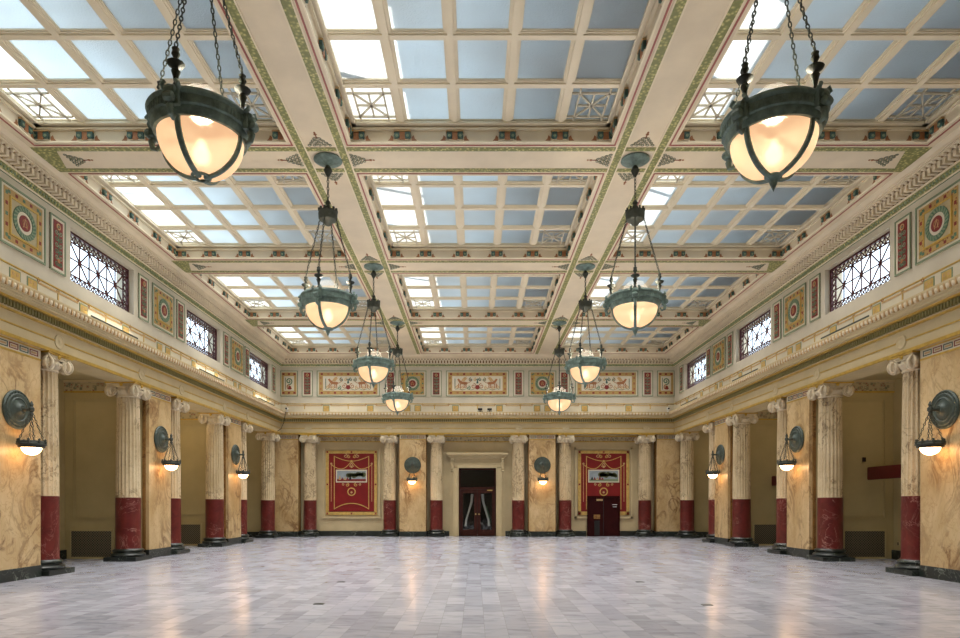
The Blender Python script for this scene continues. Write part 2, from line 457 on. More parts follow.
# dentils, egg and dart, discs and painted dado along the entablature
def along(mb, fn, pitch, d, y0=8.0):
    """call fn(mb, matrix) along the three walls at the given projection"""
    L = EY-d-.05
    n = int((L-y0)/pitch)
    for k in range(n):
        y = L - (k+.5)*pitch
        fn(mb, Matrix.Translation((-(WX-d), y, 0)) @ Matrix.Rotation(pi/2, 4, 'Z'))
        fn(mb, Matrix.Translation(((WX-d), y, 0)) @ Matrix.Rotation(-pi/2, 4, 'Z'))
    n = int(2*(WX-d-.05)/pitch); st = -(n-1)*pitch/2
    for k in range(n):
        fn(mb, Matrix.Translation((st+k*pitch, EY-d, 0)))
def mk_box(x0, x1, y0, y1, z0, z1, mat):
    def fn(mb, M4):
        i = len(mb.v); mb.box(x0, x1, y0, y1, z0, z1, mat); mb.move(M4, i)
    return fn
def mk_egg(rx, ry, rz, z, mat, n=6):
    def fn(mb, M4):
        i = len(mb.v)
        prof = [(1e-7,-1),(.75,-.6),(1,0),(.75,.6),(1e-7,1)]
        mb.lathe(prof, mat, n, cap=False)
        for j in range(i, len(mb.v)):
            v = mb.v[j]; mb.v[j] = (v[0]*rx, v[1]*ry, z+v[2]*rz)
        mb.move(M4, i)
    return fn
b = MB(); along(b, mk_box(-.022,.022,-.06,.01,5.22,5.335,M['olive']), .085, .05); along(b, mk_box(-.012,.012,-.035,.01,5.22,5.335,M['ochre']), .085, .05)
b.build('dentil_course', trim1, 0)
b = MB(); along(b, mk_egg(.048,.03,.062,5.54,M['capital']), .145, .322); along(b, mk_box(-.0875,-.0575,-.022,.01,5.48,5.61,M['tan']), .145, .322)
b.build('egg_and_dart', trim1, 40)
COL_Y = [13.6, 16.96, 19.28, 22.59, 24.91, 28.4]
COL_X = [-7.69, -4.03, -1.88, 1.88, 4.03, 7.69]
b = MB()
def rosette(mb, M4):
    i = len(mb.v); mb.lathe([(.155,0),(.155,.014),(.135,.022),(.12,.014),(.05,.014),(.03,.022),(1e-6,.024)], M['stone'], 24, axis='y'); 
    for j in range(i, len(mb.v)): v = mb.v[j]; mb.v[j] = (v[0], -v[1], v[2]+4.93)
    mb.move(M4, i)
for y in COL_Y[:5]+[11.34]:
    rosette(b, Matrix.Translation((-WX, y, 0)) @ Matrix.Rotation(pi/2,4,'Z')); rosette(b, Matrix.Translation((WX, y, 0)) @ Matrix.Rotation(-pi/2,4,'Z'))
for x in COL_X: rosette(b, Matrix.Translation((x, EY, 0)))
b.build('frieze_disc', trim1, 30)
# painted dado band: ochre squares, hanging ticks and a garland line
b = MB()
def sq(mb, M4):
    i = len(mb.v)
    mb.box(-.15,.15,-.030,-.02,5.70,5.98,M['greenline']); mb.box(-.125,.125,-.034,-.02,5.70,5.955,M['ochre'])
    for dx in (-.055,.055):
        for dz in (-.055,.055): mb.box(dx-.025,dx+.025,-.037,-.02,5.83+dz-.025,5.83+dz+.025,M['tan'])
    mb.move(M4, i)
def tick(mb, M4):
    i = len(mb.v)
    mb.box(-.02,.02,-.030,-.02,5.80,6.0,M['ochre']); mb.box(-.05,.05,-.030,-.02,5.97,6.0,M['tan']); mb.move(M4, i)
def garl(mb, M4, L):
    i = len(mb.v)
    mb.box(-L/2, L/2, -.028, -.02, 5.935, 5.97, M['tan']); mb.box(-L/2, L/2, -.030, -.02, 5.96, 5.972, M['ochre'])
    for s in (-1,1):
        mb.ribbon(spiral(s*(L/2), 6.01, .05, .01, pi/2 if s<0 else pi/2, 1.1*s, 10), .014, -.03, -.02, M['orange'])
    mb.move(M4, i)
for side in (-1,1):
    R = Matrix.Rotation(-side*pi/2,4,'Z')
    T = lambda y: Matrix.Translation((side*WX, y, 0)) @ R
    for y in (12.5, 18.12, 23.75):
        for d in (-.24,.24): sq(b, T(y+d))
    for y in WIN_Y:
        for d in (-.87,.87): sq(b, T(y+d))
        tick(b, T(y)); garl(b, T(y), 1.36)
        for s in (-1,1): tick(b, T(y+s*1.75)); garl(b, T(y+s*1.72), 1.3)
T = lambda x: Matrix.Translation((x, EY, 0))
for x in (-5.87, 0, 5.87):
    for d in (-1,1): sq(b, T(x+d)); 
    tick(b, T(x)); garl(b, T(x), 1.6)
for x in (-2.95, 2.95):
    for d in (-.24,.24): sq(b, T(x+d))
    for s in (-1,1): tick(b, T(x+s*1.0)); garl(b, T(x+s*1.05), 1.2)
for x in (-7.85,7.85): garl(b, T(x), 1.6); tick(b, T(x))
b.build('painted_dado', trim1, 0)

# ceiling cornice
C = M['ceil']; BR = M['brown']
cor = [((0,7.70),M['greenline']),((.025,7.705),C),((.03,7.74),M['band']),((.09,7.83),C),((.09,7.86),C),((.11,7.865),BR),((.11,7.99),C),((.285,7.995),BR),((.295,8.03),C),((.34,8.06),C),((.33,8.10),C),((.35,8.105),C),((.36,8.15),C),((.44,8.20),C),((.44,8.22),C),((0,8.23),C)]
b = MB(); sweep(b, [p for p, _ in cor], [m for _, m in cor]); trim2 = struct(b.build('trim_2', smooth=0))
b = MB(); along(b, mk_box(-.036,.036,-.165,.01,7.872,7.988,M['ceil']), .135, .11); b.build('dentil_course', trim2, 0)
b = MB(); along(b, mk_egg(.046,.04,.036,8.015,M['ceil']), .135, .31); b.build('egg_course', trim2, 40)
b = MB(); along(b, mk_egg(.03,.02,.035,7.785,M['greenline'],5), .09, .065); b.build('leaf_course', trim2, 40)

# ------------------------------------------------------------------ ceiling and skylights
BX = [(-8.30,-3.60), (-2.44,2.44), (3.60,8.30)]
BY = [(7.43,11.92), (13.08,17.54), (18.70,23.17), (24.33,28.45)]
b = MB(); zt = 8.62
def slab(x0,x1,y0,y1): b.box(x0,x1,y0,y1,ZC,zt,M['ceil'])
slab(-9.2,9.2,YB-.2,BY[0][0])
for i in range(3): slab(-9.2,9.2,BY[i][1],BY[i+1][0])
slab(-9.2,9.2,BY[3][1],EY+.3)
for (y0,y1) in BY:
    slab(-9.2,BX[0][0],y0,y1); slab(BX[0][1],BX[1][0],y0,y1); slab(BX[1][1],BX[2][0],y0,y1); slab(BX[2][1],9.2,y0,y1)
ceil = struct(b.build('ceiling', smooth=0))
# painted green bands and raised fillets on the beams
zb = ZC-.012
b = MB(); w = .14; o = .45
xs = [s*(BEAM_X+e*(o-w/2)) for s in (-1,1) for e in (-1,1)]
for x in xs: b.box(x-w/2, x+w/2, YB, EY-.44, zb, ZC+.01, M['band'])
ylines = []
for yc in BEAM_Y:
    for e in (-1,1):
        y = yc+e*(o-w/2); ylines.append(y)
        b.box(-8.5, 8.5, y-w/2+.01, y+w/2-.01, zb+.003, ZC+.01, M['band'])
# short diagonal closings where the transverse bands reach the side cornice
for yc in BEAM_Y:
    for s in (-1,1):
        b.poly([(s*8.06,yc-.36,zb+.001),(s*8.5,yc-.36,zb+.001),(s*8.5,yc+.36,zb+.001),(s*8.3,yc+.36,zb+.001)], M['band'])
b.build('painted_band', ceil, 0)
b = MB()
for x in xs:
    for e in (-1,1): b.box(x+e*(w/2+.012)-.012, x+e*(w/2+.012)+.012, YB, EY-.44, ZC-.02, ZC+.01, M['frame'])
b.build('beam_fillet', ceil, 0)
b = MB()
for (x0,x1) in BX:
    for (y0,y1) in BY:
        e = .05; wl = .028; z0, z1 = ZC-.010, ZC+.01
        b.box(x0-e, x1+e, y0-e-wl, y0-e, z0, z1, M['pink']); b.box(x0-e, x1+e, y1+e, y1+e+wl, z0, z1, M['pink'])
        b.box(x0-e-wl, x0-e, y0-e-wl, y1+e+wl, z0, z1, M['pink']); b.box(x1+e, x1+e+wl, y0-e-wl, y1+e+wl, z0, z1, M['pink'])
b.build('pink_line', ceil, 0)
# stencilled filigree at the beam crossings
def filigree():
    m = MB(); 
    for r in range(4):
        n = 5-r
        for k in range(n):
            x = (k-(n-1)/2)*.095; z = .045+r*.072; sg = 1 if k < n/2 else -1
            m.ribbon(spiral(x, z, .042, .012, 0 if sg > 0 else pi, sg*1.1, 10), .011, -.004, .004, M['stencil'])
            m.plate(disc_pts(x+sg*.03, z+.035, .012, 6), -.004, .004, M['olive'])
    m.ribbon([(0,.28),(0,.42)], .014, -.004, .004, M['redp'])
    m.plate(disc_pts(0,.40,.03,8), -.005, .004, M['orange']); m.plate(disc_pts(0,.46,.02,8), -.005, .004, M['orange'])
    m.move(Matrix.Rotation(pi/2,4,'X').inverted() @ Matrix.Identity(4))
    return m
fm = filigree()
# local: x across, z outward, depth y -> lay flat: outward along +y, facing down
for i, v in enumerate(fm.v): pass
fmesh = fm.mesh('stencil_ornament', 0)
def place_fil(x, y, rz):
    o = bpy.data.objects.new('stencil_ornament', fmesh); col.objects.link(o); o.parent = ceil
    o.location = (x, y, ZC-.006); o.rotation_euler = (0,0,rz)
for xc in (-BEAM_X, BEAM_X):
    for yc in BEAM_Y[1:]:
        for rz, dx, dy in ((0,0,.47),(pi,0,-.47),(-pi/2,.47,0),(pi/2,-.47,0)): place_fil(xc+dx, yc+dy, rz)
for yc in BEAM_Y[1:]:
    place_fil(-8.05, yc, -pi/2); place_fil(8.05, yc, pi/2)

def bracket_mesh():
    m = MB()   # local: x along wall, -y into the opening, z up; base at z=0
    for s in (-1,1):
        m.lathe([(.045,-.10),(.055,-.095),(.055,0)], M['teal'], 10, (s*.10,0,.10), 'y'); m.lathe([(.028,-.115),(.028,-.09)], M['greenline'], 8, (s*.10,0,.10), 'y')
        m.box(s*.10-.05, s*.10+.05, -.09, 0, .10, .185, M['teal'])
        m.plate([(s*.17,.02),(s*.27,.03),(s*.23,.07),(s*.21,.14),(s*.17,.10)][::s], -.012, 0, M['orange'])
    m.box(-.05,.05,-.075,0,.03,.18,M['orange']); m.box(-.16,.16,-.11,0,.185,.21,M['tan']); m.box(-.13,.13,-.05,0,.02,.05,M['frame'])
    return m.mesh('bracket')
brm = bracket_mesh()
def union_jack(mb, x0, x1, z0, z1, w, y0, y1, mat):
    """square lattice cell with cross and both diagonals"""
    cx, cz = (x0+x1)/2, (z0+z1)/2
    mb.ribbon([(x0,cz),(x1,cz)], w, y0, y1, mat); mb.ribbon([(cx,z0),(cx,z1)], w, y0, y1, mat)
    mb.ribbon([(x0,z0),(x1,z1)], w, y0, y1, mat); mb.ribbon([(x0,z1),(x1,z0)], w, y0, y1, mat)
wn = 0
for (x0,x1) in BX:
    for (y0,y1) in BY:
        wn += 1
        win = bpy.data.objects.new('window_%d' % wn, None); col.objects.link(win); struct(win)
        cx, cy = (x0+x1)/2, (y0+y1)/2; win.location = (cx, cy, ZC)
        hx, hy = (x1-x0)/2, (y1-y0)/2
        nx, ny = 5, 4; px, py = 2*hx/nx, 2*hy/ny
        m = MB()
        zg = .39
        gx = [-hx+i*px for i in range(nx+1)]; gy = [-hy+i*py for i in range(ny+1)]
        def cl(a, h): return max(-h, min(h, a))
        for x in gx:
            m.box(cl(x-.085,hx), cl(x+.085,hx), -hy, hy, .35, .385, M['frame']); m.box(cl(x-.05,hx), cl(x+.05,hx), -hy, hy, .325, .355, M['frame'])
            m.box(cl(x-.105,hx), cl(x+.105,hx), -hy, hy, .368, .41, M['frame'])
        for y in gy:
            m.box(-hx, hx, cl(y-.085,hy), cl(y+.085,hy), .351, .384, M['frame']); m.box(-hx, hx, cl(y-.05,hy), cl(y+.05,hy), .326, .354, M['frame'])
            m.box(-hx, hx, cl(y-.105,hy), cl(y+.105,hy), .367, .409, M['frame'])
        # stepped lining of the coffer
        for (e, z0_, z1_) in ((.05, .23, .27), (.12, .30, .34), (.025, .0, .03)):
            m.box(-hx, hx, hy-e, hy, z0_, z1_, M['frame']); m.box(-hx, hx, -hy, -hy+e, z0_, z1_, M['frame'])
            m.box(-hx, -hx+e, -hy, hy, z0_, z1_, M['frame']); m.box(hx-e, hx, -hy, hy, z0_, z1_, M['frame'])
        m.build('frame', win, 0)
        m = MB(); m.box(-hx, hx, -hy, hy, zg, zg+.012, M['pane']); m.build('glass_panes', win, 0)
        for sx in (0, nx-1):
            for sy in (0, ny-1):
                ax0, ax1 = gx[sx]+.10, gx[sx+1]-.10; ay0, ay1 = gy[sy]+.10, gy[sy+1]-.10
                m = MB(); w = .03; q = .13
                cxg, cyg = (ax0+ax1)/2, (ay0+ay1)/2; hxg, hyg = (ax1-ax0)/2, (ay1-ay0)/2
                union_jack(m, -hxg+q, hxg-q, -hyg+q, hyg-q, w, .34, .37, M['white'])
                for s in (-1,1):
                    m.ribbon([(s*(hxg-q),-hyg),(s*(hxg-q),hyg)], w, .34, .37, M['white']); m.ribbon([(-hxg,s*(hyg-q)),(hxg,s*(hyg-q))], w, .34, .37, M['white'])
                for i, v in enumerate(m.v): m.v[i] = (v[0]+cxg, v[2]+cyg, v[1])
                m.build('corner_grille', win, 0)
        def put(x, y, rz):
            o = bpy.data.objects.new('bracket', brm); col.objects.link(o); o.parent = win
            o.location = (x, y, .02); o.rotation_euler = (0,0,rz); o.scale = (1, .6, .9)
        for i in range(nx+1):
            put(max(-hx+.12, min(hx-.12, gx[i])), hy-.001, 0)
        for j in range(ny+1):
            yy = max(-hy+.2, min(hy-.3, gy[j]))
            put(-hx+.001, yy, pi/2); put(hx-.001, yy, -pi/2)

# unseen attic, shaped to throw sun patches on the panes: opaque roof with a long open strip over each row of bays, plastered sides
b = MB(); zr = 10.7
strips = [(-8.35,-6.3), (-1.45,-.2), (4.6,5.5)]
xe = [-10.2] + sum([list(s) for s in strips], []) + [10.2]
for i in range(0, len(xe), 2): b.box(xe[i], xe[i+1], YB, 31.5, zr, zr+.15, M['roof_mask'])
for (s0,s1) in strips:                                  # slanted bars added to give the sun patches diagonal edges
    b.box(s0, s1, YB, 7.2, zr, zr+.15, M['roof_mask']); b.box(s0, s1, 28.9, 31.5, zr, zr+.15, M['roof_mask'])
    y = 8.2
    while y < 28.8:
        b.poly([(s0,y,zr+.05),(s1,y+.5,zr+.05),(s1,y+.62,zr+.05),(s0,y+.12,zr+.05)], M['roof_mask']); b.poly([(s0,y,zr+.09),(s1,y+.5,zr+.09),(s1,y+.62,zr+.09),(s0,y+.12,zr+.09)], M['roof_mask']); y += 1.9
struct(b.build('roof_mask', smooth=0))
b = MB()
for x in (-9.3, -3.1, 2.9, 9.1): b.box(x, x+.2, YB, 30, 8.62, zr if x > -9 else 8.8, M['attic'])  # left side kept low to let more sky onto the left bay
b.box(-9.3, 9.3, 29, 29.3, 8.62, zr, M['attic']); b.box(-9.3, 9.3, YB, 7.2, 8.62, 8.8, M['attic']); b.box(-9.3, 9.3, 6.9, 7.1, 8.62, zr, M['attic'])
struct(b.build('wall_attic', smooth=0))

# ------------------------------------------------------------------ clerestory windows in the side walls
for side in (-1,1):
    for y in WIN_Y:
        wn += 1
        win = bpy.data.objects.new('window_%d' % wn, None); col.objects.link(win); struct(win)
        win.location = (side*(WX+.16), y, (WZ0+WZ1)/2); win.rotation_euler = (0,0,-side*pi/2)
        hw, hh = 1.3, (WZ1-WZ0)/2
        m = MB(); I = M['iron']; y0, y1 = -.012, .012
        m.frame(-hw, hw, -hh, hh, .05, -.03, .03, I)
        bw = .17; t = .018
        iw, ih = hw-.055, hh-.055
        for s in (-1,1):
            m.ribbon([(-iw, s*(ih-bw)), (iw, s*(ih-bw))], .03, y0, y1, I); m.ribbon([(s*(iw-bw), -ih), (s*(iw-bw), ih)], .03, y0, y1, I)
            n = 14
            for k in range(n):
                xa, xb = -iw+2*iw*k/n, -iw+2*iw*(k+1)/n
                for q in (0,1):
                    za, zb2 = s*(ih-bw), s*ih
                    m.ribbon([(xa, za if q else zb2), (xb, zb2 if q else za)], t, y0+.003, y1-.003, I)
                m.ribbon([(xb, s*(ih-bw)), (xb, s*ih)], t*.8, y0+.003, y1-.003, I)
            n = 5
            for k in range(n):
                za, zb2 = -(ih-bw)+2*(ih-bw)*k/n, -(ih-bw)+2*(ih-bw)*(k+1)/n
                for q in (0,1):
                    xa, xb = s*(iw-bw), s*iw
                    m.ribbon([(xa if q else xb, za), (xb if q else xa, zb2)], t, y0+.003, y1-.003, I)
        fw, fh = iw-bw, ih-bw
        for k in range(3):
            xa, xb = -fw+2*fw*k/3, -fw+2*fw*(k+1)/3
            union_jack(m, xa, xb, -fh, fh, .024, y0, y1, I)
            m.ribbon([(xb,-fh),(xb,fh)], .024, y0, y1, I)
            m.lathe([(.045,-.02),(.045,.02)], I, 10, ((xa+xb)/2,0,0), 'y')
        m.build('window_grille', win, 0)
        m = MB(); m.box(-hw, hw, .09, .10, -hh, hh, M['winglass']); m.build('glass_pane', win, 0)

# ------------------------------------------------------------------ columns
def make_column():
    root = thing('fluted_column', '', 'column')
    m = MB(); K = M['black']
    m.box(-.42,.42,-.42,.42,0,.11,K)
    m.lathe([(.40,.11),(.415,.13),(.42,.16),(.40,.19),(.365,.20),(.355,.225),(.37,.245),(.385,.262),(.375,.285),(.345,.30),(.335,.315),(.31,.32)], K, 40)
    m.build('base', root)
    m = MB(); m.lathe([(.318,.32),(.310,.345),(.305,.36),(.305,1.655),(.298,1.66)], M['drum'], 40); m.build('drum', root)
    m = MB(); nf = 20
    def rf(r, z, a):
        ph = (a*nf/(2*pi)) % 1
        if z < 1.665 or z > 4.29: return r
        return r - .026*max(0, sin(pi*min(1, max(0, (ph-.10)/.80))))**.7
    zs = [1.66, 1.664, 1.70, 2.6, 3.5, 4.20, 4.285, 4.291, 4.31]
    m.lathe([(.301-.030*max(0,(z-1.66)/2.65)**1.5, z) for z in zs], M['shaft'], nf*7, rfun=rf); m.build('shaft', root, 50)
    m = MB(); Q = M['capital']
    m.lathe([(.275,4.29),(.295,4.305),(.295,4.325),(.275,4.335),(.28,4.36),(.335,4.41),(.345,4.45),(.32,4.50),(.30,4.60)], Q, 32)
    for k in range(4):
        i = len(m.v)                        # two volutes on each face, meeting those of the next face at the corner
        for q in (-1,1):
            m.lathe([(.02,-.02),(.132,-.022),(.150,-.045),(.158,-.038),(.158,-.012),(.140,.0),(.135,.05),(.10,.06)], Q, 24, (q*.285,-.310,4.445), 'y')
            sp = spiral(q*.285, 4.445, .138, .035, pi/2, -2.1*q, 36)
            m.tube([(p[0], -.338, p[1]) for p in sp], .020, Q, 5)
            m.lathe([(1e-6,-.055),(.03,-.048),(.038,-.02),(.038,.0)], Q, 10, (q*.285,-.310,4.445), 'y')
        m.box(-.285,.285,-.335,-.24,4.545,4.60,Q); m.box(-.285,.285,-.350,-.24,4.585,4.603,Q); m.box(-.20,.20,-.345,-.24,4.535,4.552,Q)
        m.move(Matrix.Rotation(k*pi/2,4,'Z'), i)
        i = len(m.v)                        # cushion between the volutes and flower under the abacus
        m.lathe([(.05,-.05),(.035,-.075),(1e-6,-.085)], G, 8, (0,-.30,4.60), 'y')
        for q in (-.094,0,.094):
            j = len(m.v); mk_egg(.036,.03,.045,4.455,Q)(m, Matrix.Translation((q,-sqrt(.345**2-q*q)+.01,0)))
        m.move(Matrix.Rotation(k*pi/2,4,'Z'), i)
    def abacus(h):
        pts = []
        for k in range(4):
            a = k*pi/2
            for j in range(-4,5):
                t = j/4.; x = t*h; y = -(h-.05*(1-t*t))
                pts.append((x*cos(a)-y*sin(a), x*sin(a)+y*cos(a)))
        return pts
    for h, z0, z1, mt in ((.37,4.585,4.625,Q),(.40,4.625,4.66,G)):
        pts = abacus(h); n = len(pts); bb = len(m.v)
        m.v += [(p[0],p[1],z0) for p in pts]+[(p[0],p[1],z1) for p in pts]
        m.face(list(range(bb,bb+n))[::-1], mt); m.face(range(bb+n,bb+2*n), mt)
        for k in range(n): m.face((bb+k, bb+(k+1)%n, bb+n+(k+1)%n, bb+n+k), mt)
    m.build('capital', root, 40)
    return root
colproto = make_column()
side_lab = ['nearest the camera', 'at the near edge of the second sconce pier', 'at the far edge of the second sconce pier',
            'at the near edge of the third sconce pier', 'at the far edge of the third sconce pier', 'standing in the far corner']
first = True
for side, sn in ((-1,'left'),(1,'right')):
    for y, sl in zip(COL_Y, side_lab):
        lab = 'fluted column with red marble foot on %s side, %s' % (sn, sl)
        if first:
            o = colproto; o.location = (side*9.3, y, 0); o['label'] = lab; first = False
        else: o = dup(colproto, (side*9.3, y, 0), 0, lab)
        o['group'] = 'fluted columns along the hall'
for x, sl in zip(COL_X, ['left of the plain red mural', 'between the plain red mural and the left end-wall sconce', 'between the left end-wall sconce and the glazed doorway',
                         'between the glazed doorway and the right end-wall sconce', 'between the right end-wall sconce and the mural with a maroon door', 'right of the mural with a maroon door']):
    o = dup(colproto, (x, 29.42, 0), 0, 'end-wall fluted column %s' % sl); o.scale = (.95,.95,1)
    o['group'] = 'fluted columns along the hall'

# ------------------------------------------------------------------ marble piers
def make_pier(hw, depth):
    """local: front face at y=0 facing -y, x along the wall"""
    root = thing('marble_pier', '', 'pier')
    m = MB(); m.box(-hw-.02, hw+.02, -.036, depth, 0, .24, M['black']); m.build('base', root, 0)
    m = MB(); m.box(-hw, hw, -.03, depth, .24, 4.42, M['siena']); m.build('facing', root, 0)
    m = MB(); m.box(-hw, hw, .0, depth, 4.42, 4.66, M['stone']); m.box(-hw-.01, hw+.01, -.036, depth, 4.42, 4.46, M['gold']); m.box(-hw-.01, hw+.01, -.036, depth, 4.63, 4.66, M['gold'])
    m.box(-hw, hw, -.028, 0, 4.46, 4.63, M['white'])
    n = 4
    for k in range(n):
        xa, xb = -hw+.06+(2*hw-.12)*k/n, -hw+.06+(2*hw-.12)*(k+1)/n
        m.frame(xa+.02, xb-.02, 4.49, 4.60, .018, -.034, -.01, M['redp'] if k % 2 else M['teal']); m.box(xa+.07, xb-.07, -.034, -.01, 4.53, 4.56, M['tan'])
    m.build('key_band', root, 0)
    if hw < .8:
        m = MB()
        for s in (-1,1): m.box(s*hw, s*(hw+.035), .06, depth, .24, 4.66, M['reveal'])
        m.build('reveal', root, 0)
    return root
pp = make_pier(.625, .14)
ordn = ['nearest', 'second', 'farthest']
first = True
for side, sn in ((-1,'left'),(1,'right')):
    for y, on in zip((12.5,18.12,23.75), ordn):
        lab = 'golden veined marble pier carrying the %s sconce of the %s wall' % (on, sn)
        if first: o = pp; o.location = (side*9.05,y,0); o.rotation_euler = (0,0,-side*pi/2); o['label'] = lab; first = False
        else: o = dup(pp, (side*9.05,y,0), -side*pi/2, lab)
        o['group'] = 'golden marble piers'
pe = make_pier(.60, .44)
pe.location = (-2.955,29.22,0); pe['label'] = 'golden marble pier with a sconce left of the glazed doorway'; pe['group'] = 'golden marble piers'
dup(pe, (2.955,29.22,0), 0, 'golden marble pier with a sconce right of the glazed doorway')
pc = make_pier(.52, .42)
for k, (s, sn) in enumerate(((-1,'left'),(1,'right'))):
    lab = 'broad golden marble pier without lamp in the far %s corner' % sn
    if k == 0: pc.location = (s*8.72,29.24,0); pc['label'] = lab; pc['group'] = 'golden marble piers'
    else: dup(pc, (s*8.72,29.24,0), 0, lab)

# ------------------------------------------------------------------ frieze panels (local: face -y, centre of the panel at origin)
PZ = (WZ0+WZ1)/2; PH = (WZ1-WZ0)/2
def make_medallion():
    root = thing('medallion_panel', '', 'panel')
    m = MB(); h = PH; w = .63
    m.frame(-w, w, -h, h, .035, -.025, .02, M['greenline']); m.box(-w, w, -.008, .02, -h, h, M['white']); m.build('outer_frame', root, 0)
    m = MB(); m.box(-.53,.53,-.018,0,-.50,.50,M['border'])
    for k in range(5):
        for s in (-1,1):
            t = -.40+.2*k
            m.box(t-.035,t+.035,-.021,0,s*.435-.03,s*.435+.03,M['redp'] if k%2 else M['wreath']); m.box(s*.465-.03,s*.465+.03,-.021,0,t-.035,t+.035,M['redp'] if k%2 else M['wreath'])
    m.build('ochre_border', root, 0)
    m = MB(); m.frame(-.39,.39,-.37,.37,.035,-.035,0,M['gold']); m.box(-.36,.36,-.024,0,-.34,.34,M['field']); m.build('gilt_field', root, 0)
    m = MB(); m.ribbon(disc_pts(0,0,.265,36), .10, -.038, 0, M['wreath'], True)
    for k in range(22):
        a = 2*pi*k/22; m.ribbon([(.22*cos(a),.22*sin(a)),(.315*cos(a+.16),.315*sin(a+.16))], .03, -.043, 0, M['greenline'])
    wr = m.build('wreath', root, 0)
    m = MB(); m.plate(disc_pts(0,0,.212,32), -.030, 0, M['white']); m.plate(disc_pts(0,0,.15,32), -.040, 0, M['redp']); m.ribbon(disc_pts(0,.0,.07,14), .02, -.045, 0, M['orange'], True)
    m.ribbon([(-.05,-.09),(0,.09),(.05,-.09)], .02, -.045, 0, M['tan']); m.build('roundel', wr, 0)
    return root
def make_narrow():
    root = thing('arabesque_panel', '', 'panel')
    m = MB(); h = PH; w = .25
    m.frame(-w, w, -h, h, .03, -.022, .02, M['greenline']); m.box(-w, w, -.008, .02, -h, h, M['white']); m.build('outer_frame', root, 0)
    m = MB(); m.box(-.145,.145,-.02,0,-h+.09,h-.09,M['redp']); m.build('red_field', root, 0)
    m = MB()
    m.ribbon([(0,-.46),(0,.30)], .02, -.028, 0, M['wreath'])
    for k in range(6):
        z = -.40+k*.13
        for s in (-1,1):
            m.ribbon(spiral(s*.065, z, .055, .012, pi if s>0 else 0, 1.2*s, 12), .018, -.028, 0, M['greenline'] if k%2 else M['wreath'])
    m.ribbon(disc_pts(0,.38,.055,14), .025, -.03, 0, M['tan'], True); m.plate(disc_pts(0,-.34,.045,10), -.03, 0, M['orange']); m.plate(disc_pts(0,.38,.02,8), -.03, 0, M['greenline'])
    m.build('arabesque', root, 0)
    return root
def griffin(m, s, x, z):
    """little winged beast seen from the side, facing away from the centre"""
    P = lambda pts: [(x+s*a, z+b_) for a, b_ in pts]
    for pts in ([(-.02,.00),(.10,.05),(.26,.06),(.36,.12),(.42,.20),(.50,.17),(.46,.10),(.40,.00),(.30,-.06),(.12,-.07)],):
        m.plate(P(pts)[::s], -.032, 0, M['orange'])
    m.plate(P([(.18,.06),(.02,.24),(.10,.22),(.06,.30),(.20,.25),(.32,.10)])[::s], -.034, 0, M['tan'])
    for a in (.08,.16,.34,.42): m.ribbon(P([(a,-.02),(a+.03,-.12),(a+.01,-.20),(a+.05,-.22)]), .045, -.032, 0, M['orange'])
    m.ribbon(P([(-.01,.0),(-.10,.06),(-.12,.15),(-.06,.19),(-.03,.14)]), .025, -.032, 0, M['orange'])
def make_wide():
    root = thing('griffin_scroll_panel', '', 'panel')
    m = MB(); h = PH; w = 1.43
    m.frame(-w, w, -h, h, .035, -.025, .02, M['greenline']); m.box(-w, w, -.008, .02, -h, h, M['white']); m.build('outer_frame', root, 0)
    m = MB(); m.box(-1.33,1.33,-.018,0,-.50,.50,M['border'])
    for k in range(9):
        for s in (-1,1): t = -1.2+.3*k; m.box(t-.05,t+.05,-.021,0,s*.425-.04,s*.425+.04,M['orange'] if k%2 else M['redp'])
    for k in range(3):
        for s in (-1,1): t = -.25+.25*k; m.box(s*1.25-.04,s*1.25+.04,-.021,0,t-.05,t+.05,M['orange'])
    m.build('ochre_border', root, 0)
    m = MB(); m.box(-1.14,1.14,-.024,0,-.33,.33,M['white']); m.frame(-1.16,1.16,-.35,.35,.02,-.026,0,M['tan']); m.build('cream_field', root, 0)
    m = MB()
    for s in (-1,1):
        griffin(m, s, s*.42, .02)
        m.ribbon([(s*1.02,-.25),(s*1.02,.22)], .03, -.032, 0, M['teal'])
        for (cx, cz, r, tn) in ((.18,-.12,.13,1.4),(.40,-.20,.09,1.3),(.30,.17,.09,-1.3),(.72,-.20,.09,1.4),(.94,-.16,.08,1.3),(.12,.18,.08,1.2)):
            m.ribbon(spiral(s*cx, cz, r, .015, pi/2, tn*s, 18), .034, -.030, 0, random.choice([M['tan'],M['wreath'],M['orange'],M['teal']]))
        m.ribbon([(s*x/10., -.27+.03*sin(x*1.6)) for x in range(0,11)], .02, -.030, 0, M['wreath'])
    m.plate(disc_pts(0,-.17,.10,14), -.034, 0, M['redp']); m.plate([(-.05,.0),(0,.27),(.05,.0)], -.034, 0, M['teal']); m.ribbon([(-.09,.17),(.09,.17)], .03, -.034, 0, M['teal'])
    m.build('griffin_scroll', root, 0)
    return root
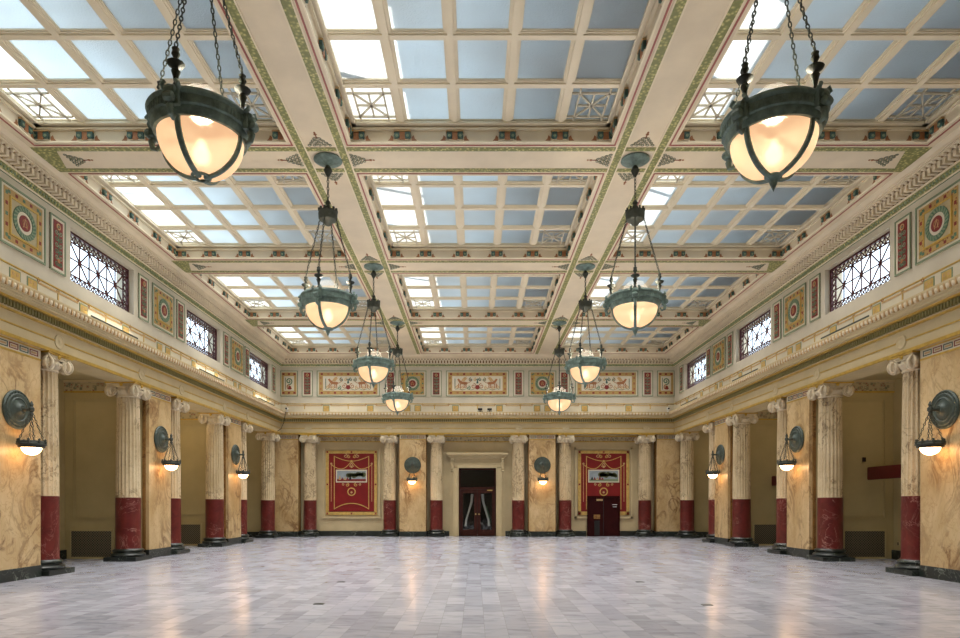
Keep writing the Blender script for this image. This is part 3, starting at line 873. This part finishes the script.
def make_half():
    root = thing('corner_scroll_panel', '', 'panel')
    m = MB(); h = PH; w = .40
    m.frame(-w, w, -h, h, .035, -.025, .02, M['greenline']); m.box(-w, w, -.008, .02, -h, h, M['white']); m.build('outer_frame', root, 0)
    m = MB(); m.box(-.33,.33,-.018,0,-.50,.50,M['border'])
    for k in range(3):
        for s in (-1,1): t = -.25+.25*k; m.box(t-.05,t+.05,-.021,0,s*.425-.04,s*.425+.04,M['redp'])
    m.build('ochre_border', root, 0)
    m = MB(); m.box(-.23,.23,-.024,0,-.33,.33,M['white']); m.build('cream_field', root, 0)
    m = MB(); m.ribbon(spiral(0,.10,.16,.02,-pi/2,1.5,22),.05,-.03,0,M['wreath']); m.ribbon(spiral(.02,-.17,.12,.02,pi/2,1.4,22),.05,-.03,0,M['orange']); m.ribbon([(-.16,-.28),(-.16,.26)],.025,-.03,0,M['teal'])
    m.plate([(.02,-.10),(.14,-.24),(.06,-.28),(-.06,-.24)],-.032,0,M['redp']); m.build('scroll', root, 0)
    return root
def placer(proto, cat_group):
    st = {'first': True}
    def put(loc, rz, lab):
        if st['first']:
            proto.location = loc; proto.rotation_euler = (0,0,rz); proto['label'] = lab; proto['group'] = cat_group; st['first'] = False; return proto
        return dup(proto, loc, rz, lab)
    return put
pm = placer(make_medallion(), 'wreathed medallion panels'); pn = placer(make_narrow(), 'narrow red arabesque panels')
pw = placer(make_wide(), 'griffin scroll panels'); ph_ = placer(make_half(), 'corner scroll panels')
e = .012
for side, sn in ((-1,'left'),(1,'right')):
    rz = -side*pi/2; X = side*(WX-e)
    for y, on in zip((12.5,18.12,23.75), ('nearest the camera','between the first and second grilled windows','between the second and third grilled windows')):
        pm((X,y,PZ), rz, 'ochre panel with wreathed medallion, %s wall, %s' % (sn, on))
    nl = ['just before the first grilled window', 'just after the first grilled window', 'just before the second grilled window', 'just after the second grilled window', 'just before the third grilled window', 'in the corner after the third grilled window']
    for y, on in zip((13.53,17.03,19.17,22.70,24.78,28.05), nl):
        pn((X,y,PZ), rz, 'narrow red arabesque panel on %s wall, %s' % (sn, on))
for s, sn in ((-1,'left'),(1,'right')):
    pm((s*2.95,EY-e,PZ), 0, 'ochre panel with red medallion on end wall, %s of centre' % sn)
    for x, on in ((1.87,'between the central griffin panel and the %s medallion'),(3.95,'between the %s medallion and the outer griffin panel'),(7.73,'next to the far %s corner')):
        pn((s*x,EY-e,PZ), 0, 'narrow red arabesque panel on end wall, '+(on % sn))
    ph_((s*8.56,EY-e,PZ), 0 , 'ochre corner panel with scrolls at the %s end of the end wall frieze' % sn)
for x, on in ((0,'in the middle of the end wall, over the doorway'),(-5.87,'left on the end wall, over the plain red mural'),(5.87,'right on the end wall, over the mural with a door')):
    pw((x,EY-e,PZ), 0, 'wide griffin scroll panel '+on)

# ------------------------------------------------------------------ pendant lamps
def chain_mb(m, p0, p1, mat, L=.075, r=.007, wd=.015):
    p0, p1 = Vector(p0), Vector(p1); d = p1-p0; n = max(2, int(round(d.length/(L*.74)))); t = d.normalized()
    u = t.orthogonal().normalized(); w = t.cross(u)
    for k in range(n):
        c = p0+d*((k+.5)/n); a = u if k % 2 else w
        pts = []
        for j in range(10):
            g = 2*pi*j/10; pts.append(c + t*(cos(g)*L/2*.86) + a*(sin(g)*wd))
        m.tube(pts, r, mat, 4, closed=True)
ZR = 5.30     # underside of the bronze ring
def make_pendant():
    """origin at the floor below the lamp"""
    root = thing('pendant_lamp', '', 'pendant lamp')
    BZ, BD = M['bronze'], M['bronzed']
    m = MB(); m.lathe([(1e-6,8.205),(.27,8.205),(.275,8.185),(.25,8.165),(.20,8.15),(.13,8.14),(.10,8.12),(.05,8.09),(1e-6,8.08)], BZ, 32, cap=False); m.build('ceiling_plate', root)
    m = MB(); m.lathe([(.02,8.10),(.05,8.06),(.085,7.99),(.05,7.92),(.03,7.88),(1e-6,7.86)], BD, 12); m.build('stem_knob', root)
    m = MB(); chain_mb(m, (0,0,7.88), (0,0,7.40), BD, .09, .009, .020); m.build('stem_chain', root)
    m = MB(); m.lathe([(1e-6,7.42),(.03,7.40),(.055,7.36),(.03,7.32),(.06,7.28),(.05,7.24),(.165,7.20),(.185,7.16),(.18,7.05),(.165,7.02),(.10,6.99),(.06,6.93),(1e-6,6.90)], BD, 20)
    for k in range(12):
        a = 2*pi*k/12; m.box(.17*cos(a)-.018,.17*cos(a)+.018,.17*sin(a)-.018,.17*sin(a)+.018,7.18,7.24,BD)
    m.build('hub', root)
    m = MB(); m.lathe([(.40,ZR+0.0152),(.425,ZR),(.455,ZR),(.462,ZR+0.0228),(.475,ZR+0.0456),(.478,ZR+0.0836),(.500,ZR+0.095),(.500,ZR+0.1786),(.515,ZR+0.19),(.525,ZR+0.209),(.515,ZR+0.228),(.495,ZR+0.2318),(.485,ZR+0.2546),(.46,ZR+0.2622),(.40,ZR+0.2546),(.40,ZR+0.0152)], BZ, 48, cap=False)
    for k in range(72):
        a = 2*pi*k/72
        i = len(m.v); m.box(.496,.507,-.006,.006,ZR+0.1026,ZR+0.171,BZ); m.move(Matrix.Rotation(a,4,'Z'), i)
    m.build('ring', root)
    for k in range(4):
        a = k*pi/2; R = Matrix.Rotation(a,4,'Z')
        m = MB()      # lion-head clip with curled foot
        m.box(.495,.54,-.075,.075,ZR+0.0456,ZR+0.2356,BZ)
        m.lathe([(1e-6,-.06),(.035,-.05),(.05,0),(.035,.05),(1e-6,.06)], BZ, 10, (.545,0,ZR+0.1824), 'y'); m.lathe([(1e-6,-.06),(.04,-.045),(.05,0),(.04,.045),(1e-6,.06)], BZ, 10, (.575,0,ZR+0.0988), 'y')
        m.tube([(.53,0,ZR+0.0456),(.56,0,ZR+0.0152),(.545,0,ZR-.05),(.50,0,ZR-.07),(.47,0,ZR-.02)], [.032,.034,.028,.02,.015], BZ, 8)
        for s in (-1,1): m.tube([(.52,s*.075,ZR+0.2128),(.56,s*.085,ZR+0.228),(.55,s*.06,ZR+0.266)], .022, BZ, 6)
        m.move(R); cp = m.build('clip', root)
        m = MB(); m.lathe([(0.0333,ZR+0.2508),(0.037,ZR+0.266),(0.0185,ZR+0.305),(0.0259,ZR+0.355),(0.0444,ZR+0.415),(0.0259,ZR+0.44),(0.074,ZR+0.47),(0.0851,ZR+0.49),(0.074,ZR+0.5),(0.0222,ZR+0.515),(0.0222,ZR+0.545),(0.0407,ZR+0.58),(0.0296,ZR+0.615),(0.037,ZR+0.635),(0.0148,ZR+0.655),(1e-6,ZR+0.665)], BD, 14, (.455,0,0))
        m.move(R); m.build('finial', cp)
        m = MB(); chain_mb(m, (.455,0,ZR+0.655), (.16,0,7.06), BD); m.move(R); m.build('chain', root)
        m = MB(); pts = []
        for j in range(13):
            g = pi/2*j/12*.94; pts.append((.433*cos(g), 0, ZR+0.0076-.41*sin(g)))
        n0 = len(m.v)
        for j, p in enumerate(pts):
            nx_, nz_ = cos(pi/2*j/12*.94), -sin(pi/2*j/12*.94)
            for (dw, dr) in ((-.028,-.012),(.028,-.012),(.028,.008),(.012,.018),(-.012,.018),(-.028,.008)): m.v.append((p[0]+nx_*dr, dw, p[2]+nz_*dr))
        for j in range(12):
            for q in range(6): m.face((n0+j*6+q, n0+j*6+(q+1)%6, n0+(j+1)*6+(q+1)%6, n0+(j+1)*6+q), BZ)
        m.move(R); m.build('rib', root)
    m = MB(); m.lathe([(.425*cos(pi/2*j/14), ZR+0.0152-.405*sin(pi/2*j/14)) for j in range(14)]+[(1e-6,ZR-.39)], M['bowl'], 40, cap=False); m.build('glass_bowl', root)
    m = MB(); m.lathe([(.015,ZR-.435),(.05,ZR-.425),(.085,ZR-.40),(.095,ZR-.375),(.08,ZR-.36),(.05,ZR-.35)], BZ, 20); m.lathe([(1e-6,ZR-.545),(.03,ZR-.4755),(.042,ZR-.4455),(.03,ZR-.475),(.02,ZR-.445),(.05,ZR-.43)], BZ, 14, cap=False); m.build('bottom_knob', root)
    m = MB(); m.lathe([(.27*cos(pi/2*j/9), ZR+.23+.33*sin(pi/2*j/9)) for j in range(9)]+[(1e-6,ZR+.56)], M['dome'], 28, cap=False); m.build('glass_dome', root)
    m = MB(); m.box(-.40,.40,-.015,.015,ZR+0.0152,ZR+0.0304,BD); m.lathe([(.035,ZR+0.0),(.035,ZR+0.0456)],BD,10); lh = m.build('lamp_holder', root)
    m = MB(); m.lathe([(1e-6,ZR-.21),(.05,ZR-.195),(.075,ZR-.14),(.06,ZR-.08),(.03,ZR-.04),(.03,ZR+.01)], M['bulb'], 14); m.build('bulb', lh)
    return root
pl = placer(make_pendant(), 'bronze pendant lamps')
px_ = 2.98
rm = MB(); rm.tube([(.085*cos(2*pi*k/24),.085*sin(2*pi*k/24),ZR-.385) for k in range(24)], .02, M['bronze'], 6, closed=True); ring_mesh = rm.mesh('bottom_ring')
LAB = {0:'nearest', 1:'second nearest', 2:'third', 3:'farthest'}
rots = {(-1,0):-7,(1,0):30,(-1,1):-9,(1,1):-14,(-1,2):-5,(1,2):-28,(-1,3):-11,(1,3):-7}
for i, y in enumerate((6.70, 12.48, 18.1, 23.7)):
    for s, sn in ((-1,'left'),(1,'right')):
        lab = 'green bronze pendant lamp with peach glass bowl, %s in the %s row' % (LAB[i], sn)
        lamp = pl((s*px_+(.03 if s>0 else 0), y, 0), radians(rots[(s,i)]), lab)
        if (s,i) == (-1,0): near_left = lamp
for c in kids(near_left):            # the nearest left lamp has lost its knob and ends in an open ring
    if c.name.startswith('bottom_knob'): c.data = ring_mesh; c.name = 'bottom_ring'

# ------------------------------------------------------------------ wall sconces (local: wall at y=0, room toward -y, origin at floor level)
def make_sconce():
    root = thing('bronze_sconce', '', 'wall lamp')
    BZ, BD = M['bronzes'], M['bronzed']
    zc = 3.32
    m = MB(); m.lathe([(.375,0),(.38,-.03),(.36,-.055),(.32,-.05),(.30,-.065),(.245,-.06),(.22,-.075),(.205,-.06),(.15,-.07),(.10,-.10),(.075,-.14),(1e-6,-.15)], BZ, 40, (0,0,zc), 'y')
    for k in range(24):
        a = 2*pi*k/24; m.lathe([(.014,-.05),(.012,-.068),(1e-6,-.07)], BZ, 6, (.338*cos(a),0,zc+.338*sin(a)), 'y')
    m.build('backplate', root)
    m = MB(); m.tube([(0,-.12,zc),(0,-.20,zc),(0,-.30,zc)], [.05,.03,.03], BD, 10); m.lathe([(1e-6,zc-.14),(.025,zc-.12),(.04,zc-.08),(.025,zc-.05),(.05,zc-.02),(.05,zc+.03),(.025,zc+.06),(.035,zc+.10),(.015,zc+.15),(1e-6,zc+.17)], BD, 12, (0,-.30,0)); m.build('arm', root)
    for k in range(4):
        a = pi/4+k*pi/2
        m = MB(); chain_mb(m, (.03*cos(a),-.30+.03*sin(a),zc-.10), (.20*cos(a),-.30+.20*sin(a),2.72), M['bronzed'], .07, .007, .015); m.build('chain', root)
    m = MB(); m.lathe([(.17,2.585),(.20,2.575),(.225,2.59),(.23,2.62),(.255,2.635),(.255,2.655),(.225,2.665),(.215,2.70),(.19,2.715),(.17,2.70),(.17,2.585)], BD, 32, (0,-.30,0), cap=False)
    for k in range(8):
        a = pi/8+k*pi/4; m.lathe([(.02,2.65),(.028,2.69),(.018,2.72),(.022,2.74),(1e-6,2.76)], BD, 8, (.228*cos(a),-.30+.228*sin(a),0))
    m.build('ring', root)
    m = MB(); m.lathe([(.175*cos(pi/2*j/9), 2.60-.165*sin(pi/2*j/9)) for j in range(9)]+[(1e-6,2.435)], M['sconglow'], 24, (0,-.30,0), cap=False); m.build('glass_bowl', root)
    m = MB(); m.lathe([(.165*cos(pi/2*j/7), 2.70+.15*sin(pi/2*j/7)) for j in range(7)]+[(1e-6,2.85)], M['dome'], 20, (0,-.30,0), cap=False); m.build('glass_dome', root)
    return root
ps = placer(make_sconce(), 'bronze wall sconces')
for side, sn in ((-1,'left'),(1,'right')):
    for y, on in zip((12.5,18.12,23.75), ordn):
        ps((side*9.012,y-(.09 if y < 13 else 0),0), -side*pi/2, 'bronze sconce with round backplate and hanging bowl, %s on the %s wall' % (on, sn))
for s, sn in ((-1,'left'),(1,'right')):
    ps((s*2.955,29.182,-.06), 0, 'bronze disc sconce on end wall pier, %s of the doorway' % sn)

# ------------------------------------------------------------------ red murals on the end wall
def make_mural(cut):
    root = thing('red_mural', '', 'mural', (0,0,0))
    Y = 0
    m = MB(); m.frame(-1.34,1.34,.82,4.12,.09,-.03,.03,M['stone']) if not cut else None
    if cut:
        for s in (-1,1): m.box(s*1.34,s*1.25,-.03,.03,.82,4.12,M['stone']); m.box(s*.76,s*1.34,-.03,.03,.82,.91,M['stone'])
        m.box(-1.34,1.34,-.03,.03,4.03,4.12,M['stone'])
    m.build('moulding', root, 0)
    m = MB()
    if cut:
        for s in (-1,1): m.box(s*1.19,s*1.05,-.02,.02,.98,3.97,M['ochre']); m.box(s*.76,s*1.19,-.02,.02,.98,1.14,M['ochre'])
        m.box(-1.19,1.19,-.02,.02,3.83,3.97,M['ochre'])
    else: m.frame(-1.19,1.19,.98,3.97,.14,-.02,.02,M['ochre'])
    for s in (-1,1):
        for z in (1.05,2.4,3.90): m.box(s*1.12-.04,s*1.12+.04,-.025,0,z-.04,z+.04,M['redp'])
    m.box(-.04,.04,-.025,0,3.86,3.94,M['redp']); 
    if not cut: m.box(-.04,.04,-.025,0,1.01,1.09,M['redp'])
    m.build('gilt_border', root, 0)
    m = MB()
    if cut: m.box(-1.05,1.05,-.012,.02,1.86,3.83,M['mural']); m.box(-1.05,-.76,-.012,.02,1.14,1.86,M['mural']); m.box(.76,1.05,-.012,.02,1.14,1.86,M['mural'])
    else: m.box(-1.05,1.05,-.012,.02,1.14,3.83,M['mural'])
    m.build('red_field', root, 0)
    m = MB(); K = M['ochre']; T_ = M['tan']
    for s in (-1,1):
        m.ribbon([(s*.80,3.72),(s*.80,1.24)], .035, -.022, 0, K); m.ribbon([(s*.94,3.35),(s*.94,1.60)], .025, -.022, 0, T_)
        m.ribbon([(s*.80*(1-t/8.)+0, 3.70-.22*sin(pi/2*t/8.)) for t in range(9)], .03, -.023, 0, K)
        m.ribbon([(s*(.0+.46*t/8.), 3.48-.36*sin(pi/2*t/8.)) for t in range(9)], .03, -.023, 0, K); m.ribbon([(s*(.46+.48*t/8.), 3.12+.20*(t/8.)**2) for t in range(9)], .03, -.023, 0, K)
        m.ribbon(spiral(s*.28,3.72,.10,.02,pi/2,1.2*s,14), .03, -.023, 0, T_); m.ribbon(spiral(s*.12,3.69,.08,.02,pi/2,-1.2*s,14), .03, -.023, 0, K)
        m.ribbon(spiral(s*.20,2.38,.09,.02,pi/2,1.2*s,14), .03, -.023, 0, K); m.ribbon(spiral(s*.38,2.40,.06,.015,pi/2,-1.2*s,12), .025, -.023, 0, T_)
        m.plate(disc_pts(s*.94,3.36,.05,8), -.025, 0, T_)
        m.ribbon([(s*.10,3.22),(0,3.40)], .03, -.023, 0, T_)
    if not cut: m.ribbon([(x/10., 1.26+.26*(1-(x/8.)**2)) for x in range(-8,9)], .04, -.023, 0, K)
    m.plate(disc_pts(0,3.48,.05,10), -.026, 0, K); m.plate(disc_pts(0,3.22,.06,8), -.024, 0, T_)
    m.ribbon(disc_pts(0,2.06,.17,24), .05, -.024, 0, K, True); m.plate(disc_pts(0,2.03,.05,10), -.024, 0, T_)
    m.build('gilt_ornament', root, 0)
    m = MB(); z0, z1 = 2.53, 3.04
    m.frame(-.72,.72,z0-.04,z1+.04,.05,-.035,0,M['white']); pf = m.build('picture_frame', root, 0)
    m = MB(); m.box(-.68,.68,-.024,0,z0,z1,pic)
    rnd = random.Random(5 if cut else 3)
    m.box(-.68,.68,-.027,0,z0,z0+.12,M['redp'] if not cut else M['greenline'])
    for k in range(9):
        x = -.15+.1*k*.9; m.plate(disc_pts(min(x,.55)-.0,z0+.30+rnd.uniform(-.03,.05),rnd.uniform(.08,.13),10), -.028, 0, leafm)
    for k in range(5):
        x = -.6+.12*k; m.plate([(x,z0+.08),(x+.12,z0+.08),(x+.06,z0+.08+rnd.uniform(.12,.3))], -.030, 0, rnd.choice([M['redp'],M['dark'],M['tan']]))
    m.build('painted_scene', pf, 0)
    return root
pic = paint('painted grey sky', (.28,.33,.36), .5, .3, 3); leafm = paint('painted dark foliage', (.09,.10,.04), .5, .4, 8)
mu = make_mural(False); mu.location = (-5.84,29.71,0); mu['label'] = 'red mural with gilt garlands, complete, left on the end wall'; mu['group'] = 'red murals'
mu2 = make_mural(True); mu2.location = (5.86,29.71,0); mu2['label'] = 'red mural with gilt garlands cut by a maroon door, right on the end wall'; mu2['group'] = 'red murals'

# ------------------------------------------------------------------ doors
d1 = bpy.data.objects.new('door_1', None); col.objects.link(d1); struct(d1); d1.location = (0,29.72,0)
m = MB()      # stone surround with cornice hood and consoles
Sx = M['stone']
for s in (-1,1):
    m.box(s*.87,s*1.13,-.10,.03,.0,3.20,Sx); m.box(s*.87,s*.91,-.13,.03,0,3.20,Sx); m.box(s*1.10,s*1.14,-.13,.03,0,3.62,Sx)
    m.box(s*1.14,s*1.30,-.04,.03,0,3.62,Sx)
    m.box(s*1.10,s*1.22,-.17,-.04,3.12,3.62,Sx); m.lathe([(.06,-.06),(.06,.06)],Sx,12,(s*1.16,-.20,3.56),'x'); m.lathe([(.04,-.055),(.04,.055)],Sx,12,(s*1.16,-.18,3.02),'x')
m.box(-1.13,1.13,-.10,.03,3.16,3.40,Sx); m.box(-1.13,1.13,-.13,.03,3.36,3.40,Sx); m.box(-1.22,1.22,-.06,.03,3.40,3.62,Sx)
for (w_, y_, z0_, z1_) in ((1.28,.20,3.62,3.68),(1.34,.26,3.68,3.76),(1.40,.32,3.76,3.86)): m.box(-w_,w_,-y_,.03,z0_,z1_,Sx)
m.build('surround', d1, 0)
m = MB(); W_ = M['wood']
for s in (-1,1): m.box(s*.86,s*.79,-.02,.10,0,3.16,W_)
m.box(-.86,.86,-.02,.10,3.07,3.16,W_); m.box(-.86,.86,-.02,.10,2.16,2.27,W_); m.build('door_frame', d1, 0)
m = MB(); m.box(-.79,.79,.03,.045,2.27,3.07,M['glass']); m.build('transom_glass', d1, 0)
for s in (-1,1):
    m = MB(); xa, xb = (s*.01, s*.785)
    m.box(xa, s*.15, .0, .06, .01, 2.15, W_); m.box(s*.68, xb, .0, .06, .01, 2.15, W_)
    m.box(s*.15, s*.68, .0, .06, .01, .30, W_); m.box(s*.15, s*.68, .0, .06, 2.0, 2.15, W_)
    lf = m.build('door_leaf', d1, 0)
    m = MB(); m.box(s*.15, s*.68, .025, .035, .30, 2.0, M['glass']); m.build('leaf_glass', lf, 0)
    m = MB(); m.lathe([(.022,-.06),(.022,0)], M['brass'], 10, (s*.08,0,1.02), 'y'); m.lathe([(1e-6,-.10),(.03,-.09),(.035,-.07),(.022,-.06)], M['brass'], 10, (s*.08,0,1.02), 'y'); m.build('door_knob', lf)
    m = MB()      # pale drape tied back behind the glass
    pts = [(s*.30,1.98),(s*.34,1.6),(s*.36,1.3)]
    m.tube([(s*.24,.30,1.95),(s*.27,.30,1.6),(s*.40,.30,1.15),(s*.52,.30,.75),(s*.55,.30,.45)], [.07,.06,.045,.05,.06], M['plastic'], 8)
    m.tube([(s*.40,.34,1.4),(s*.50,.34,1.0),(s*.60,.34,.6)], [.05,.05,.05], M['wreath'] if s > 0 else M['dark'], 8); m.build('tied_drape', d1)
m = MB(); m.box(.45,.70,-.03,-.015,2.10,2.15,M['ochre']); m.build('sign_plate', d1, 0)

d2 = bpy.data.objects.new('door_2', None); col.objects.link(d2); struct(d2); d2.location = (5.84,29.70,0)
m = MB(); Dr = M['doorred']
m.frame(-.75,.75,-.06,1.86,.07,-.10,.04,Dr)
m.build('door_frame', d2, 0)
m = MB(); m.box(-.68,.68,-.05,.03,.005,1.79,Dr); m.box(-.012,.012,-.056,0,.02,1.79,M['dark'])
lf = m.build('door_leaf', d2, 0)
m = MB(); m.box(-.34,-.02,-.062,-.04,1.62,1.74,M['tan']); m.frame(-.34,-.02,1.62,1.74,.015,-.066,-.04,M['doorred']); m.build('sign_plate', lf, 0)
m = MB(); m.box(-.46,-.16,-.075,-.04,.80,1.0,M['reveal']); m.build('notice_box', lf, 0)
m = MB(); m.box(-.42,-.18,-.065,-.04,.04,.72,M['dark']); m.build('lower_panel', lf, 0)
m = MB(); m.tube([(.42,-.05,1.46),(.42,-.10,1.46),(.62,-.10,1.46),(.62,-.05,1.46)], .014, M['plastic'], 6); m.tube([(.44,-.05,1.36),(.44,-.09,1.36),(.60,-.09,1.36),(.60,-.05,1.36)], .012, M['plastic'], 6); m.build('door_handle', lf)

# ------------------------------------------------------------------ alcove fittings
for side, sn in ((-1,'left'),(1,'right')):
    for yc, on in ((18.12,'first'),(23.75,'second')):
        t = thing('floor_vent', 'perforated metal vent low on the wall of the %s alcove, %s side' % (on, sn), 'vent', (side*10.5-(.06 if side < 0 else 0), yc-.66, 0))
        m = MB(); m.frame(-.60,.60,0,.80,.05,-.045,0,M['alcove']); m.build('frame', t, 0)
        m = MB(); m.box(-.55,.55,-.025,0,.05,.75,M['vent']); m.build('grille', t, 0)
for (ya, yb), on in zip(((13.16,17.46),(18.78,23.09),(24.41,28.72)), ('nearest','middle','farthest')):
    m = MB(); m.box(10.60,10.69,ya+.002,yb-.002,2.15,2.49,M['board']); m.box(10.585,10.60,ya+.01,yb-.01,2.17,2.47,M['board'])
    tag(m.build('red_board', smooth=0), 'dark red board spanning the %s alcove on the right, at head height' % on, 'board', 'dark red boards')
m = MB(); m.box(10.45,10.53,17.42,17.46,2.64,2.76,M['wood']); m.box(10.465,10.515,17.41,17.42,2.66,2.74,M['dark'])
tag(m.build('wall_box', smooth=0), 'tiny dark box on the right alcove wall above the red board', 'switch box')
m = MB(); m.box(11.285,11.30,17.2,17.28,.36,.48,M['stone']); m.box(11.28,11.285,17.22,17.26,.38,.46,M['dark'])
tag(m.build('wall_socket', smooth=0), 'small wall socket above the black base in the right alcove', 'socket')

# ------------------------------------------------------------------ fittings on the cornice
for side, sn in ((-1,'left'),(1,'right')):
    for y, on in zip(WIN_Y, ('first','second','third')):
        t = thing('strip_light', 'long slim strip light on the %s cornice under the %s grilled window' % (sn, on), 'strip light', (side*(WX-.16), y+.1, 5.655), -side*pi/2, 'cornice strip lights')
        m = MB(); m.box(-1.0,1.0,-.05,.05,0,.03,M['bronzed']); m.box(-1.0,1.0,-.055,-.045,0,.085,M['bronzed']); m.build('housing', t, 0)
        if side < 0:
            m = MB(); m.lathe([(.016,-.95),(.016,.95)], M['tube'], 8, (0,.0,.05), 'x'); m.build('tube', t)
        else:
            m = MB(); m.lathe([(.016,-.95),(.016,.95)], M['plastic'], 8, (0,.0,.05), 'x'); m.build('tube', t)
    t = thing('security_camera', 'small white camera at the far %s corner of the cornice' % sn, 'camera', (side*8.55,28.72,5.63))
    m = MB(); m.lathe([(.05,0),(.05,.02),(.02,.03),(.02,.10)], M['plastic'], 10); m.build('mount', t)
    m = MB(); m.tube([(0,.08,.15),(0,-.12,.13)], .055, M['plastic'], 10); m.lathe([(.04,-.14),(.04,-.12)], M['dark'], 10, (0,0,.13), 'y'); m.build('body', t)
m = MB(); m.tube([(-8.60,28.64,5.60),(-8.58,28.55,5.45),(-8.62,28.52,5.15),(-8.78,28.60,4.85),(-9.02,28.62,4.70),(-9.25,28.6,4.55)], .012, M['dark'], 5)
tag(m.build('black_cable', smooth=30), 'thin black cable hanging from the left cornice camera', 'cable')
for x, lab in ((.12,'left of the two'),(.55,'right of the two')):
    t = thing('floodlight', 'small dark floodlight on the end wall cornice, %s' % lab, 'floodlight', (x,28.95,5.655))
    m = MB(); m.box(-.12,.12,-.03,.03,0,.02,M['dark']); m.box(-.015,.015,-.015,.015,.02,.07,M['dark']); m.build('stand', t, 0)
    m = MB(); m.box(-.10,.10,-.06,.05,.07,.16,M['dark']); m.build('head', t, 0)

# ------------------------------------------------------------------ floor boxes
fb = [((319,604),'nearest on the left'),((341,582),'second on the left'),((377,569),'third on the left'),((383,558),'farthest on the left'),
      ((707,605),'nearest on the right'),((640,582),'second on the right'),((620,569),'third on the right'),((588,559),'farthest on the right')]
proto = None
for (px0, py0), on in fb:
    Y = 1.49*640/(py0-504); X = -.115+(px0-474.9)*Y/640
    lab = 'small dark brass floor outlet, '+on
    if proto is None:
        proto = thing('floor_outlet', lab, 'floor outlet', (X,Y,0), 0, 'floor outlets')
        m = MB(); m.frame(-.075,.075,-.05,.05,.012,-.006,0,M['bronzed']); m.move(Matrix.Rotation(-pi/2,4,'X')); m.v = [(a,b_,abs(c)) for a,b_,c in m.v]; m.build('rim', proto, 0)
        m = MB(); m.box(-.063,.063,-.038,.038,0,.004,M['dark']); m.build('lid', proto, 0)
    else: dup(proto, (X,Y,0), 0, lab)

# ------------------------------------------------------------------ light
w = bpy.data.worlds.new('sky'); scn.world = w; w.use_nodes = True
bg = w.node_tree.nodes['Background']; bg.inputs['Color'].default_value = (.69,.82,.92,1); bg.inputs['Strength'].default_value = 3.8
sun = bpy.data.lights.new('sun', 'SUN'); sun.energy = 6.5; sun.angle = radians(.6); sun.color = (1,.96,.90)
so = bpy.data.objects.new('sun', sun); col.objects.link(so)
dirv = Vector((-.50,.16,-1)).normalized()
so.rotation_euler = dirv.to_track_quat('-Z','Y').to_euler()
for i, (x0,x1) in enumerate(BX):  # extra fill lamps added under the bays to brighten the hall
    for (y0,y1) in BY:
        a = bpy.data.lights.new('skylight_fill', 'AREA'); a.shape = 'RECTANGLE'; a.size = x1-x0-.3; a.size_y = y1-y0-.3
        a.energy = (235, 165, 185)[i]; a.color = (1,.98,.95); a.spread = radians(105)
        o = bpy.data.objects.new('skylight_fill', a); col.objects.link(o); o.location = ((x0+x1)/2,(y0+y1)/2,8.44)
for s in (-1,1):      # added fill lights in the alcoves (left middle one real), bulbs in the pendants
    for y, en in ((15.3,14),(20.9,40 if s < 0 else 14),(26.5,14)):
        p = bpy.data.lights.new('alcove_lamp_and_fill', 'POINT'); p.energy = en; p.color = (1,.78,.48); p.shadow_soft_size = .1
        o = bpy.data.objects.new('alcove_lamp_and_fill', p); col.objects.link(o); o.location = (s*10.5,y,4.4)
    for y in (6.70, 12.48, 18.1, 23.7):
        p = bpy.data.lights.new('pendant_light', 'POINT'); p.energy = 85; p.color = (1,.88,.72); p.shadow_soft_size = .07
        o = bpy.data.objects.new('pendant_light', p); col.objects.link(o); o.location = (s*px_+(.03 if s>0 else 0),y,ZR+.24)

# ------------------------------------------------------------------ camera and view
cam = bpy.data.cameras.new('camera'); co = bpy.data.objects.new('camera', cam); col.objects.link(co)
cam.sensor_width = 36; cam.sensor_fit = 'HORIZONTAL'; cam.lens = 24
cam.shift_x = (480-474.9)/960; cam.shift_y = (504-319)/960
co.location = (-.115, 0, 1.49); co.rotation_euler = (pi/2, 0, 0)
scn.camera = co
vs = scn.view_settings; vs.view_transform = 'Standard'; vs.look = 'None'; vs.exposure = 0.0; vs.gamma = 1; vs.use_curve_mapping = False
